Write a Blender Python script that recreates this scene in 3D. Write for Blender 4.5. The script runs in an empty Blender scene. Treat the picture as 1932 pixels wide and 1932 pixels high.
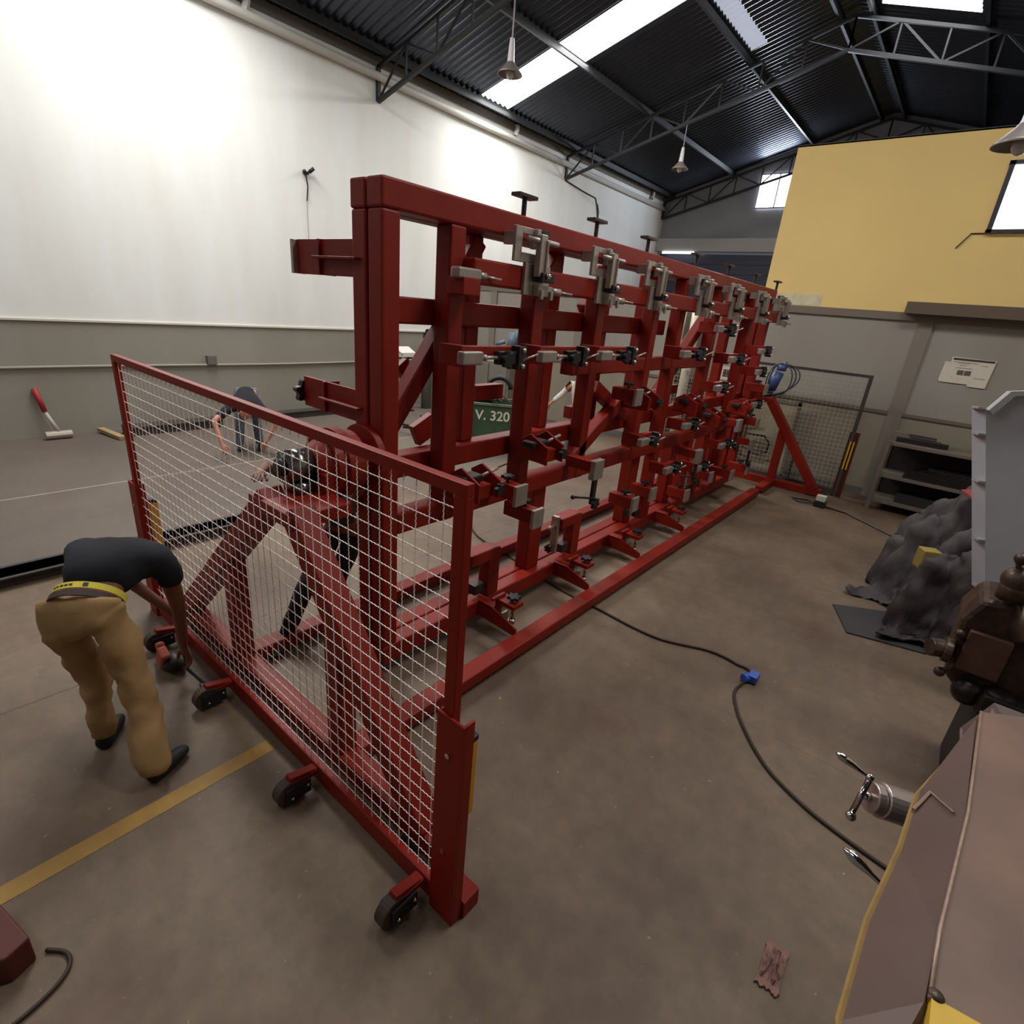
import bpy, bmesh, math, random
from mathutils import Vector, Matrix
random.seed(7)
C = bpy.context.scene.collection
S = bpy.context.scene

# ------------------------------------------------------------------ camera
F_PX = 1005.306
CAM = Vector((0, 0, 2.6))
RM = Matrix(((0.76372651, -0.29237077, 0.57553553),
             (0.6398665, 0.2249163, -0.73483571),
             (0.08539716, 0.92947942, 0.3588528)))
cd = bpy.data.cameras.new('camera')
cam = bpy.data.objects.new('camera', cd); C.objects.link(cam)
cd.sensor_width = 36; cd.lens = F_PX / 1932 * 36; cd.clip_end = 100; cd.clip_start = 0.05
m4 = RM.to_4x4(); m4.translation = CAM
cam.matrix_world = m4
S.camera = cam
# ------------------------------------------------------------------ world and light
S.view_settings.view_transform = 'Standard'; S.view_settings.look = 'None'
S.view_settings.gamma = 1; S.view_settings.use_curve_mapping = False
S.view_settings.exposure = 0.42
S.cycles.use_denoising = True
S.cycles.max_bounces = 8; S.cycles.diffuse_bounces = 5; S.cycles.glossy_bounces = 3
S.cycles.sample_clamp_indirect = 6
w = bpy.data.worlds.new('sky'); S.world = w; w.use_nodes = True
w.node_tree.nodes['Background'].inputs[0].default_value = (0.80, 0.88, 1.0, 1)
w.node_tree.nodes['Background'].inputs[1].default_value = 0.07

def roofz(x):
    return 7.1 + .28 * (x + 11.05) if x <= -3.95 else 7.1 + .28 * (3.15 - x)

def area(name, loc, rot, sx, sy, power, col=(1, 1, 1)):
    l = bpy.data.lights.new(name, 'AREA'); l.shape = 'RECTANGLE'; l.size = sx; l.size_y = sy
    l.energy = power; l.color = col
    o = bpy.data.objects.new(name, l); C.objects.link(o); o.location = loc; o.rotation_euler = rot
    return o
TL = math.atan(.28)
SKY = []           # (x0, x1, y0, y1) roof openings
for y0, y1 in ((-4.2, -3.1), (3.2, 4.5), (11.05, 12.1)):
    SKY.append((-10.73, -6.1, y0, y1)); 
SKY.append((-3.5, -1.75, 12.2, 15.12)); SKY.append((-1.4, 1.9, 4.0, 5.2)); SKY.append((-3.6, -1.6, -3.0, -1.0))
for (x0, x1, y0, y1), pw in zip(SKY, (45, 340, 250, 45, 150, 15)):
    xm = (x0 + x1) / 2
    area('skylight_daylight', (xm, (y0 + y1) / 2, roofz(xm) - .08), (0, -TL if xm < -3.95 else TL, 0),
         (x1 - x0), y1 - y0, pw, (1, .985, .96))
area('office_window_daylight', (.6, 10.85, 4.65), (math.radians(-90), 0, 0), 1.6, .8, 12, (.95, .97, 1))
area('gable_window_daylight', (-6.9, 21.8, 7.1), (math.radians(-90), 0, 0), 1.1, .9, 150, (.78, .86, 1))

# ------------------------------------------------------------------ materials
def lin(c):
    return tuple((v / 255 / 12.92 if v / 255 <= .04045 else ((v / 255 + .055) / 1.055) ** 2.4) for v in c)
MATS = {}
def mat(name, rgb, rough=.6, metal=0, var=.0, scale=4, bump=0, rgb2=None, emit=0, spec=None):
    if name in MATS: return MATS[name]
    m = bpy.data.materials.new(name); m.use_nodes = True; nt = m.node_tree
    b = nt.nodes['Principled BSDF']
    c = lin(rgb) + (1,)
    b.inputs['Base Color'].default_value = c; b.inputs['Roughness'].default_value = rough
    b.inputs['Metallic'].default_value = metal
    if spec is not None: b.inputs['Specular IOR Level'].default_value = spec
    if emit:
        b.inputs['Emission Color'].default_value = c; b.inputs['Emission Strength'].default_value = emit
    if var or bump or rgb2:
        tc = nt.nodes.new('ShaderNodeTexCoord'); n = nt.nodes.new('ShaderNodeTexNoise')
        n.inputs['Scale'].default_value = scale; n.inputs['Detail'].default_value = 6
        nt.links.new(tc.outputs['Object'], n.inputs['Vector'])
        r = nt.nodes.new('ShaderNodeValToRGB')
        c2 = (lin(rgb2) if rgb2 else tuple(v * (1 - var) for v in c[:3])) + (1,)
        r.color_ramp.elements[0].position = .3; r.color_ramp.elements[1].position = .7
        r.color_ramp.elements[0].color = c2; r.color_ramp.elements[1].color = c
        nt.links.new(n.outputs['Fac'], r.inputs['Fac']); nt.links.new(r.outputs['Color'], b.inputs['Base Color'])
        if bump:
            bp = nt.nodes.new('ShaderNodeBump'); bp.inputs['Strength'].default_value = bump; bp.inputs['Distance'].default_value = .02
            nt.links.new(n.outputs['Fac'], bp.inputs['Height']); nt.links.new(bp.outputs['Normal'], b.inputs['Normal'])
    MATS[name] = m
    return m
RED = mat('red_paint', (132, 26, 10), .5, 0, .18, 3, spec=.3)
RED2 = mat('red_paint_fence', (136, 24, 6), .5, 0, .1, 3, spec=.3)
STEEL = mat('bare_steel', (176, 164, 154), .42, .6, .2, 14)
DSTEEL = mat('dark_steel', (62, 54, 52), .45, .6, .2, 12)
CHROME = mat('chrome', (225, 220, 215), .12, 1)
BLACK = mat('black_plastic', (26, 24, 25), .5)
WIRE = mat('galvanised_wire', (238, 222, 214), .5, 0)
GREYP = mat('grey_paint', (188, 187, 193), .55, 0, .1, 4)
YEL = mat('yellow_plastic', (212, 160, 12), .5)
TRUSS = mat('dark_truss_paint', (34, 35, 38), .6)
SKIN = mat('skin_tan', (128, 76, 50), .55, 0, .12, 9)
SKIN2 = mat('skin_light', (190, 128, 104), .55, 0, .1, 9)
NAVY = mat('navy_cotton', (17, 19, 28), .9, 0, .3, 6, .25)
KHAKI = mat('khaki_cotton', (168, 132, 86), .9, 0, .22, 5, .5)
BTROUS = mat('black_trousers', (24, 22, 24), .85, 0, .2, 6)
BLUEJ = mat('grey_blue_denim', (112, 122, 135), .9, 0, .3, 12)
WHITE = mat('white_cloth', (215, 208, 198), .85, 0, .1, 6)
GCLOTH = mat('dark_grey_cloth', (62, 60, 62), .9, 0, .2, 6)
LEATHER = mat('brown_leather', (62, 38, 30), .6)
SHOE = mat('black_shoe', (18, 16, 17), .6)
HAIR = mat('dark_hair', (20, 17, 16), .7)
PAPER = mat('paper', (218, 208, 190), .8)
INK = mat('printed_ink', (70, 60, 54), .8)
GREEN = mat('green_bin_paint', (62, 88, 62), .6, 0, .3, 5)
BEAMGREY = mat('dark_floor_steel', (66, 60, 54), .7, 0, .3, 6)
TARP = mat('dark_tarpaulin', (58, 48, 48), .7, 0, .35, 6, .5)
CAST = mat('oily_cast_iron', (88, 66, 54), .4, .3, .6, 9, .6)
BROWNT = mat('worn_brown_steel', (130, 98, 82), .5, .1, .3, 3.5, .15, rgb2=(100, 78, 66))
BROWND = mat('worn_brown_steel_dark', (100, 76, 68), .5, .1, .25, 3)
WOOD = mat('pine_wood', (170, 145, 105), .7, 0, .3, 5)

def node_mat(name):
    m = bpy.data.materials.new(name); m.use_nodes = True
    return m, m.node_tree, m.node_tree.nodes['Principled BSDF']

def floor_material():
    m, nt, b = node_mat('concrete_floor'); N = nt.nodes.new; L = nt.links.new
    tc = N('ShaderNodeTexCoord'); sep = N('ShaderNodeSeparateXYZ'); L(tc.outputs['Object'], sep.inputs[0])
    def noise(scale, detail=5, rough=.6):
        n = N('ShaderNodeTexNoise'); n.inputs['Scale'].default_value = scale; n.inputs['Detail'].default_value = detail
        n.inputs['Roughness'].default_value = rough; L(tc.outputs['Object'], n.inputs['Vector']); return n
    def ramp(src, stops):
        r = N('ShaderNodeValToRGB'); e = r.color_ramp.elements
        e[0].position, e[0].color = stops[0][0], stops[0][1] + (1,); e[1].position, e[1].color = stops[-1][0], stops[-1][1] + (1,)
        for p, c in stops[1:-1]:
            k = e.new(p); k.color = c + (1,)
        L(src, r.inputs['Fac']); return r
    def mix(fac, a, c, mode='MIX'):
        x = N('ShaderNodeMix'); x.data_type = 'RGBA'; x.blend_type = mode
        if isinstance(fac, float): x.inputs[0].default_value = fac
        else: L(fac, x.inputs[0])
        for i, v in ((6, a), (7, c)):
            if isinstance(v, tuple): x.inputs[i].default_value = v + (1,)
            else: L(v, x.inputs[i])
        return x.outputs[2]
    base = ramp(noise(.55, 4).outputs['Fac'], [(.34, lin((92, 72, 58))), (.5, lin((112, 93, 76))), (.66, lin((126, 108, 90)))])
    fine = ramp(noise(9, 7, .7).outputs['Fac'], [(.3, (.8, .8, .8)), (.7, (1.14, 1.12, 1.08))])
    col = mix(1.0, base.outputs[0], fine.outputs[0], 'MULTIPLY')
    red = ramp(noise(1.3, 3).outputs['Fac'], [(.56, (0, 0, 0)), (.72, (.38, .38, .38))])
    col = mix(red.outputs[0], col, lin((98, 60, 48)))
    sp = ramp(noise(24, 2, .5).outputs['Fac'], [(.72, (0, 0, 0)), (.8, (.5, .5, .5))])
    col = mix(sp.outputs[0], col, lin((196, 178, 160)))
    # slab joints
    sl = N('ShaderNodeMath'); sl.operation = 'LESS_THAN'; L(sep.outputs[0], sl.inputs[0]); sl.inputs[1].default_value = -5.85
    sm = N('ShaderNodeMath'); sm.operation = 'MULTIPLY'; L(sl.outputs[0], sm.inputs[0]); sm.inputs[1].default_value = .6
    col = mix(sm.outputs[0], col, lin((92, 87, 82)))
    def line(sock, pos, wdt):
        a = N('ShaderNodeMath'); a.operation = 'SUBTRACT'; L(sock, a.inputs[0]); a.inputs[1].default_value = pos
        q = N('ShaderNodeMath'); q.operation = 'ABSOLUTE'; L(a.outputs[0], q.inputs[0])
        r = N('ShaderNodeMath'); r.operation = 'LESS_THAN'; L(q.outputs[0], r.inputs[0]); r.inputs[1].default_value = wdt
        s = N('ShaderNodeMath'); s.operation = 'MULTIPLY'; L(r.outputs[0], s.inputs[0]); s.inputs[1].default_value = .55
        return s.outputs[0]
    for sock, pos, wdt, c in ((sep.outputs[0], -3.92, .008, (66, 54, 46)), (sep.outputs[0], -8.12, .012, (196, 184, 172)),
                              (sep.outputs[1], 9.05, .012, (74, 60, 52)), (sep.outputs[1], 3.5, .006, (92, 78, 66)), (sep.outputs[1], 6.3, .006, (92, 78, 66))):
        col = mix(line(sock, pos, wdt), col, lin(c))
    L(col, b.inputs['Base Color']); b.inputs['Roughness'].default_value = .62
    bp = N('ShaderNodeBump'); bp.inputs['Strength'].default_value = .08; L(noise(40).outputs['Fac'], bp.inputs['Height']); L(bp.outputs['Normal'], b.inputs['Normal'])
    return m

def wall_material(name, upper, lower, split, stain=True):
    m, nt, b = node_mat(name); N = nt.nodes.new; L = nt.links.new
    tc = N('ShaderNodeTexCoord'); sep = N('ShaderNodeSeparateXYZ'); L(tc.outputs['Object'], sep.inputs[0])
    g = N('ShaderNodeMath'); g.operation = 'GREATER_THAN'; L(sep.outputs[2], g.inputs[0]); g.inputs[1].default_value = split
    x = N('ShaderNodeMix'); x.data_type = 'RGBA'; L(g.outputs[0], x.inputs[0])
    x.inputs[6].default_value = lin(lower) + (1,); x.inputs[7].default_value = lin(upper) + (1,)
    mp = N('ShaderNodeMapping'); mp.inputs['Scale'].default_value = (1, 1, .22); L(tc.outputs['Object'], mp.inputs['Vector'])
    n = N('ShaderNodeTexNoise'); n.inputs['Scale'].default_value = 1.6; n.inputs['Detail'].default_value = 6; L(mp.outputs[0], n.inputs['Vector'])
    r = N('ShaderNodeValToRGB'); r.color_ramp.elements[0].position = .25; r.color_ramp.elements[1].position = .75
    r.color_ramp.elements[0].color = (.88, .86, .82, 1); r.color_ramp.elements[1].color = (1, 1, 1, 1); L(n.outputs['Fac'], r.inputs[0])
    y = N('ShaderNodeMix'); y.data_type = 'RGBA'; y.blend_type = 'MULTIPLY'; y.inputs[0].default_value = 1
    L(x.outputs[2], y.inputs[6]); L(r.outputs[0], y.inputs[7]); L(y.outputs[2], b.inputs['Base Color'])
    b.inputs['Roughness'].default_value = .75
    return m

# ------------------------------------------------------------------ mesh tools
class MB:
    def __init__(s): s.v = []; s.f = []
    def add(s, vs, fs):
        o = len(s.v); s.v += [tuple(v) for v in vs]; s.f += [tuple(i + o for i in f) for f in fs]; return s
    def box(s, c, size, rot=None):
        hx, hy, hz = [q / 2 for q in size]
        P = [Vector((x, y, z)) for x in (-hx, hx) for y in (-hy, hy) for z in (-hz, hz)]
        if rot is not None: P = [rot @ p for p in P]
        c = Vector(c)
        return s.add([p + c for p in P], [(0, 1, 3, 2), (4, 6, 7, 5), (0, 4, 5, 1), (2, 3, 7, 6), (0, 2, 6, 4), (1, 5, 7, 3)])
    def bb(s, x0, x1, y0, y1, z0, z1):
        return s.box(((x0 + x1) / 2, (y0 + y1) / 2, (z0 + z1) / 2), (abs(x1 - x0), abs(y1 - y0), abs(z1 - z0)))
    def bar(s, a, b, w, h, up=(0, 0, 1)):
        a = Vector(a); b = Vector(b); d = (b - a); L = d.length; d.normalize(); up = Vector(up)
        x = d.cross(up)
        if x.length < 1e-4: x = d.cross(Vector((0, 1, 0)))
        x.normalize(); z = x.cross(d)
        R3 = Matrix((x, d, z)).transposed()
        return s.box((a + b) / 2, (w, L, h), R3)
    def cyl(s, a, b, r, seg=16, r2=None, cap=True):
        a = Vector(a); b = Vector(b); d = (b - a).normalized(); r2 = r if r2 is None else r2
        x = d.orthogonal().normalized(); y = d.cross(x)
        vs = [c + (x * math.cos(t) + y * math.sin(t)) * q for c, q in ((a, r), (b, r2)) for t in [2 * math.pi * i / seg for i in range(seg)]]
        fs = [(i, (i + 1) % seg, seg + (i + 1) % seg, seg + i) for i in range(seg)]
        if cap: fs += [tuple(reversed(range(seg))), tuple(range(seg, 2 * seg))]
        return s.add(vs, fs)
    def lathe(s, o, axis, prof, seg=20):
        axis = Vector(axis).normalized(); o = Vector(o); x = axis.orthogonal().normalized(); y = axis.cross(x)
        vs = []; n = len(prof)
        for r, h in prof:
            for i in range(seg):
                t = 2 * math.pi * i / seg; vs.append(o + axis * h + (x * math.cos(t) + y * math.sin(t)) * max(r, 1e-4))
        fs = [(k * seg + i, k * seg + (i + 1) % seg, (k + 1) * seg + (i + 1) % seg, (k + 1) * seg + i) for k in range(n - 1) for i in range(seg)]
        return s.add(vs, fs)
    def tube(s, pts, r, seg=6):
        pts = [Vector(p) for p in pts]; vs = []; prev = None
        for i, p in enumerate(pts):
            d = (pts[min(i + 1, len(pts) - 1)] - pts[max(i - 1, 0)]).normalized()
            x = d.orthogonal().normalized() if prev is None else (prev - d * prev.dot(d)).normalized()
            prev = x; y = d.cross(x)
            vs += [p + (x * math.cos(2 * math.pi * k / seg) + y * math.sin(2 * math.pi * k / seg)) * r for k in range(seg)]
        fs = [(i * seg + k, i * seg + (k + 1) % seg, (i + 1) * seg + (k + 1) % seg, (i + 1) * seg + k) for i in range(len(pts) - 1) for k in range(seg)]
        fs += [tuple(reversed(range(seg))), tuple(range((len(pts) - 1) * seg, len(pts) * seg))]
        return s.add(vs, fs)
    def prism(s, pts, off):
        n = len(pts); off = Vector(off); P = [Vector(p) for p in pts]
        return s.add(P + [p + off for p in P], [tuple(range(n)), tuple(reversed(range(n, 2 * n)))] + [(i, n + i, n + (i + 1) % n, (i + 1) % n) for i in range(n)])
    def sph(s, c, r, seg=14, rings=8, sc=(1, 1, 1)):
        c = Vector(c); prof = [(math.sin(math.pi * k / rings) * r, -math.cos(math.pi * k / rings) * r) for k in range(rings + 1)]
        o = len(s.v); s.lathe((0, 0, 0), (0, 0, 1), prof, seg)
        for i in range(o, len(s.v)): s.v[i] = tuple(Vector((s.v[i][0] * sc[0], s.v[i][1] * sc[1], s.v[i][2] * sc[2])) + c)
        return s
    def star(s, c, axis, r, h, lobes=6):
        axis = Vector(axis).normalized(); c = Vector(c); x = axis.orthogonal().normalized(); y = axis.cross(x); n = lobes * 6
        P = [c + (x * math.cos(t) + y * math.sin(t)) * r * (1 + .2 * math.cos(lobes * t)) for t in [2 * math.pi * i / n for i in range(n)]]
        return s.prism(P, axis * h)
    def build(s, name, m, parent=None, bevel=0, smooth=False, subdiv=0):
        me = bpy.data.meshes.new(name); me.from_pydata(s.v, [], s.f)
        bm = bmesh.new(); bm.from_mesh(me); bmesh.ops.recalc_face_normals(bm, faces=bm.faces); bm.to_mesh(me); bm.free()
        me.materials.append(m)
        o = bpy.data.objects.new(name, me); C.objects.link(o)
        if parent is not None:
            o.parent = parent
            if parent.type == 'EMPTY': o.matrix_parent_inverse = Matrix.Translation(-Vector(parent.location))
        if smooth:
            for p in me.polygons: p.use_smooth = True
        if bevel:
            b = o.modifiers.new('bevel', 'BEVEL'); b.width = bevel; b.segments = 2; b.limit_method = 'ANGLE'
        if subdiv:
            b = o.modifiers.new('subdivision', 'SUBSURF'); b.levels = subdiv; b.render_levels = subdiv
        return o

def thing(name, label, cat, loc, group=None):
    o = bpy.data.objects.new(name, None); C.objects.link(o); o.location = loc; o.empty_display_size = .1
    o['label'] = label; o['category'] = cat
    if group: o['group'] = group
    return o
def tag(o, label, cat, group=None, kind=None):
    o['label'] = label; o['category'] = cat
    if group: o['group'] = group
    if kind: o['kind'] = kind
    return o
def struct(o):
    o['kind'] = 'structure'; return o
def part(mb, name, m, parent, **k):
    return mb.build(name, m, parent, **k)
def copy_tree(root, loc, label=None):
    r = root.copy(); C.objects.link(r); r.location = loc
    if label: r['label'] = label
    for ch in root.children:
        c = ch.copy(); C.objects.link(c); c.parent = r
        for g in ch.children:
            d = g.copy(); C.objects.link(d); d.parent = c
    return r

def skinned(name, m, nodes, edges, parent, subdiv=2, wrinkle=0, root=0):
    """nodes: (x,y,z,rx[,ry])"""
    me = bpy.data.meshes.new(name); me.from_pydata([n[:3] for n in nodes], edges, []); me.materials.append(m)
    o = bpy.data.objects.new(name, me); C.objects.link(o)
    o.modifiers.new('skin', 'SKIN'); sv = me.skin_vertices[0].data
    for i, n in enumerate(nodes):
        sv[i].radius = (n[3], n[4] if len(n) > 4 else n[3])
    sv[root].use_root = True
    s = o.modifiers.new('subdivision', 'SUBSURF'); s.levels = subdiv; s.render_levels = subdiv
    if wrinkle:
        t = bpy.data.textures.new(name, 'CLOUDS'); t.noise_scale = .13
        d = o.modifiers.new('folds', 'DISPLACE'); d.texture = t; d.strength = wrinkle; d.mid_level = .5; d.texture_coords = 'GLOBAL'
    for md in o.modifiers:
        if md.type == 'SKIN': md.use_smooth_shade = True
    if parent is not None:
        o.parent = parent; o.matrix_parent_inverse = Matrix.Translation(-Vector(parent.location)) if parent.type == 'EMPTY' else Matrix.Identity(4)
    return o
def chain(n): return [(i, i + 1) for i in range(n - 1)]
# ------------------------------------------------------------------ the hall
XL, XR, YB, YN, YM = -11.05, 3.15, 22.1, -8.0, 11.1
o = MB().bb(XL - .3, XR + .3, YN, YB + .3, -.2, 0).build('floor', floor_material()); struct(o)
wl = MB().bb(XL - .25, XL, YN, YB, 0, 7.05).build('wall_left', wall_material('left_wall_paint', (240, 241, 238), (150, 145, 134), 1.79)); struct(wl)
MB().bb(XL, XL + .03, YN, YB, 1.78, 1.81).build('dado_ledge', mat('dado_ledge', (205, 198, 184)), wl)
MB().bb(XL - .2, XL + .02, YN, YB, 6.92, 7.1).build('wall_plate', mat('wall_plate', (116, 112, 106), .8), wl)
struct(MB().bb(XR, XR + .25, YN, YB, 0, 7.05).build('wall_right', wall_material('right_wall_paint', (170, 165, 155), (128, 122, 112), 1.79)))
# back gable wall with roller-door opening and window
gb = MB()
gz = roofz
gb.add([(XL, YB, 5.55), (XR, YB, 5.55), (XR, YB, gz(XR)), (-3.95, YB, gz(-3.95)), (XL, YB, gz(XL))], [(0, 1, 2, 3, 4)])
gb.bb(-6.2, XR, YB, YB + .25, 0, 5.55)
gb.bb(XL, XL + .12, YB, YB + .25, 0, 5.55)
struct(gb.build('wall_back', mat('back_wall_grey', (150, 148, 152), .8, 0, .15, 1.5)))
struct(MB().bb(XL, -6.0, YB - .25, YB + .05, 5.17, 5.62).build('trim_1', mat('lintel_grey', (170, 166, 164), .8)))
rd = MB()
for k in range(30): rd.bb(XL + .1, -6.2, YB - .02 + .03 * (k % 2), YB + .12, k * .17, k * .17 + .165)
d1 = struct(rd.build('door_1', mat('navy_roller_door', (52, 54, 72), .6)))
struct(MB().bb(XL + .35, -9.4, YB - .3, YB - .22, 5.08, 5.15).build('door_slit', mat('door_gap_light', (240, 242, 250), emit=2.5)))  # light slit over the roller door, put in as a glowing bar
# gable window
w2 = struct(MB().bb(-7.5, -6.25, YB - .06, YB - .02, 6.62, 7.62).build('window_2', mat('bright_window_pane', (236, 242, 255), emit=7)))
fr = MB()
for a_ in (-7.52, -6.88, -6.24): fr.bb(a_ - .02, a_ + .02, YB - .1, YB - .04, 6.6, 7.64)
for z_ in (6.6, 7.64): fr.bb(-7.54, -6.2, YB - .1, YB - .04, z_ - .02, z_ + .02)
fr.build('window_frame', GREYP, w2)
# dividing wall
PART = wall_material('divider_paint', (158, 151, 142), (150, 140, 122), 1.5)
wm = struct(MB().bb(XL, XR, YM, YM + .2, 0, 3.02).build('wall_middle', PART))
MB().bb(XL, XR, YM - .05, YM + .25, 2.93, 3.05).build('cap_beam', mat('cap_beam_brown', (122, 110, 98), .8), wm)
rb = MB()
for x_ in (-9.9, -7.2, -3.9, -.72, 2.3):
    rb.bb(x_ - .1, x_ + .1, YM - .04, YM, 0, 2.95)
rb.build('pilaster', mat('pilaster_grey', (134, 124, 112), .8), wm)
MB().bb(XL, XR, YM - .03, YM, 1.44, 1.49).build('mid_rail', mat('mid_rail', (110, 100, 88), .8), wm)
MB().bb(-6.2, XR, YM - .02, YM, 0, .12).build('skirting', mat('skirting_grey', (104, 98, 92), .8), wm)
MB().bb(-8.4, -8.0, YM - .06, YM - .02, 0, 2.2).build('door_edge', mat('door_edge_grey', (120, 116, 112)), wm)
yw = MB().bb(-3.28, XR, YM - .02, YM + .15, 3.05, 5.52).bb(-3.28, -3.13, YM + .15, YB - .3, 3.05, 5.52)
wy = struct(yw.build('wall_upper', mat('yellow_wall_paint', (246, 212, 138), .8, 0, .06, 1.2)))
MB().bb(-3.28, XR, YM - .02, YB - .3, 5.5, 5.53).build('office_roof', mat('office_roof', (90, 88, 86), .9), wy)
MB().bb(-3.2, -2.3, YM - .025, YM - .021, 3.06, 3.24).build('plaster_patch', mat('plaster_patch', (226, 214, 180), .9, 0, .2, 9), wy)
MB().bb(-1.03, XR, YM - .3, YM - .02, 3.03, 3.2).build('ledge_beam', mat('ledge_brown', (104, 88, 74), .8), wy)
MB().tube([(-.3, YM - .04, 4.18), (-.55, YM - .04, 4.18), (-.68, YM - .04, 3.98)], .008).build('dangling_cable', DSTEEL, wy)
w1 = struct(MB().bb(-.36, 1.6, YM - .05, YM - .03, 4.22, 5.04).build('window_1', mat('office_window_pane', (236, 240, 255), emit=2.0)))
fr = MB()
for a_ in (-.36, .62, 1.6): fr.bb(a_ - .03, a_ + .03, YM - .1, YM - .03, 4.18, 5.08)
for z_ in (4.2, 5.06): fr.bb(-.4, 1.64, YM - .1, YM - .03, z_ - .025, z_ + .025)
fr.build('window_frame', mat('dark_frame', (48, 44, 46), .5), w1)
# ceiling: corrugated sheets with skylight openings
def corr(y): return .022 * math.sin(2 * math.pi * y / .18)
def sheets(x0, x1, y0, y1, holes, dz=0):
    mb = MB(); n = int((y1 - y0) / .03); xs = sorted({x0, x1} | {h[i] for h in holes for i in (0, 1) if x0 < h[i] < x1})
    for i in range(n):
        ya, yb_ = y0 + (y1 - y0) * i / n, y0 + (y1 - y0) * (i + 1) / n
        for a, b in zip(xs, xs[1:]):
            if any(h[0] - .01 <= a and b <= h[1] + .01 and h[2] <= (ya + yb_) / 2 <= h[3] for h in holes): continue
            mb.add([(a, ya, roofz(a) + corr(ya) + dz), (b, ya, roofz(b) + corr(ya) + dz), (b, yb_, roofz(b) + corr(yb_) + dz), (a, yb_, roofz(a) + corr(yb_) + dz)], [(0, 1, 2, 3)])
    return mb
VENT = (-5.95, -5.6, 12.4, 14.9)
mb = sheets(XL - .2, -3.95, YN, YB + .2, [h for h in SKY if h[0] < -3.95] + [VENT])
m2 = sheets(-3.95, XR + .2, YN, YB + .2, [h for h in SKY if h[0] > -3.95]); mb.add(m2.v, m2.f)
RS = mat('roof_sheet', (66, 69, 78), .3, .7, .15, 1.0)
ceil = struct(mb.build('ceiling', RS, smooth=True))
glow = mat('skylight_sheet', (246, 248, 250), emit=3.2)
for h in SKY:
    sheets(h[0], h[1], h[2], h[3], [], .02).build('skylight', glow, ceil)
sheets(*VENT, [], .02).build('ridge_skylight', mat('milky_ridge_sheet', (176, 182, 200), emit=.55), ceil)
for x_ in (-10.72, -8.5, -6.02, -4.25, -3.65, -1.6, .7, 2.9):
    pm = MB(); z_ = roofz(x_) - .11; pm.bb(x_ - .03, x_ + .03, YN, YB, z_ - .06, z_ + .07)
    pm.build('purlin', TRUSS, ceil)
for y_ in (-5.5, 1.45, 8.3, 15.2, 21.95):
    tm = MB(); dep = .58
    for side in (-1, 1):
        x_end = XL if side < 0 else XR
        def pt(t, low): x_ = -3.95 + (x_end + (.03 if side < 0 else -.03) + 3.95) * t; return (x_, y_, roofz(x_) - .2 - (dep if low else 0))
        tm.bar(pt(0, 0), pt(1, 0), .06, .06, (0, 1, 0)); tm.bar(pt(0, 1), pt(1, 1), .07, .07, (0, 1, 0))
        n = 8
        for k in range(n):
            tm.bar(pt(k / n, 0), pt(k / n, 1), .035, .035, (0, 1, 0))
            if k % 2: tm.bar(pt(k / n, 0), pt((k + 1) / n, 1), .035, .035, (0, 1, 0))
            else: tm.bar(pt(k / n, 1), pt((k + 1) / n, 0), .035, .035, (0, 1, 0))
        tm.bar(pt(1, 0), pt(1, 1), .08, .08, (0, 1, 0))
    tm.build('roof_truss', TRUSS, ceil)
# pipes and conduits on the left wall
pp = MB().cyl((XL + .09, YN, 6.83), (XL + .09, YB, 6.66), .075, 12)
o = tag(pp.build('rain_pipe', mat('pipe_grey', (196, 192, 184), .55), smooth=True), 'pale round drain pipe running high along the white wall below the roof', 'pipe')
pv = MB()
for y_ in (5.6, 12.7, 20.8): pv.tube([(XL + .1, y_, 7.05), (XL + .1, y_, 6.95), (XL + .09, y_ - .05, 6.8)], .06, 8)
pv.build('downspout_stub', MATS['pipe_grey'], o)
o = tag(MB().tube([(XL + .03, y_, 1.08 + .015 * math.sin(y_ * .8)) for y_ in [YN + .5 * k for k in range(int((YM - YN) / .5))]], .022, 8).build('conduit', mat('conduit_grey', (150, 142, 130), .6), smooth=True),
        'thin grey electrical conduit running along the grey dado of the left wall', 'conduit')
o = thing('junction_box', 'small grey square junction box on the conduit of the left wall', 'electrical box', (XL + .05, 4.42, 1.16))
part(MB().bb(XL, XL + .08, 4.34, 4.51, 1.08, 1.25), 'box_body', mat('box_grey', (98, 94, 86), .6), o, bevel=.008)
part(MB().bb(XL + .08, XL + .088, 4.35, 4.50, 1.09, 1.24), 'cover', mat('box_cover', (110, 104, 96), .5), o)
o = thing('wall_camera', 'small dark twin security camera with hanging cable high on the white wall', 'camera', (XL + .05, 6.55, 4.72))
part(MB().box((XL + .04, 6.57, 4.68), (.06, .1, .05)), 'bracket', DSTEEL, o)
for dy in (-.07, .09): part(MB().cyl((XL + .06, 6.57 + dy * .6, 4.7), (XL + .13, 6.57 + dy * 1.3, 4.72 + dy * .6), .035, 12), 'camera_head', BLACK, o, smooth=True)
part(MB().tube([(XL + .03, 6.57, 4.68), (XL + .03, 6.6, 4.45), (XL + .03, 6.57, 4.2)], .014), 'cable', BLACK, o)
part(MB().tube([(XL + .015, 6.57, 4.2), (XL + .015, 6.58, 3.1)], .006), 'thin_wire', mat('grey_wire', (150, 148, 144)), o)
tag(MB().tube([(XL + .02, 15.2, 6.3), (XL + .02, 16.2, 6.2), (XL + .02, 17.0, 6.15), (XL + .02, 17.15, 5.95), (XL + .02, 17.3, 5.55), (XL + .04, 17.25, 5.8), (XL + .03, 17.15, 6.0)], .018).build('loose_cable', DSTEEL),
    'dark loose cable hanging on the upper white wall beside the second truss', 'cable')
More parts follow.
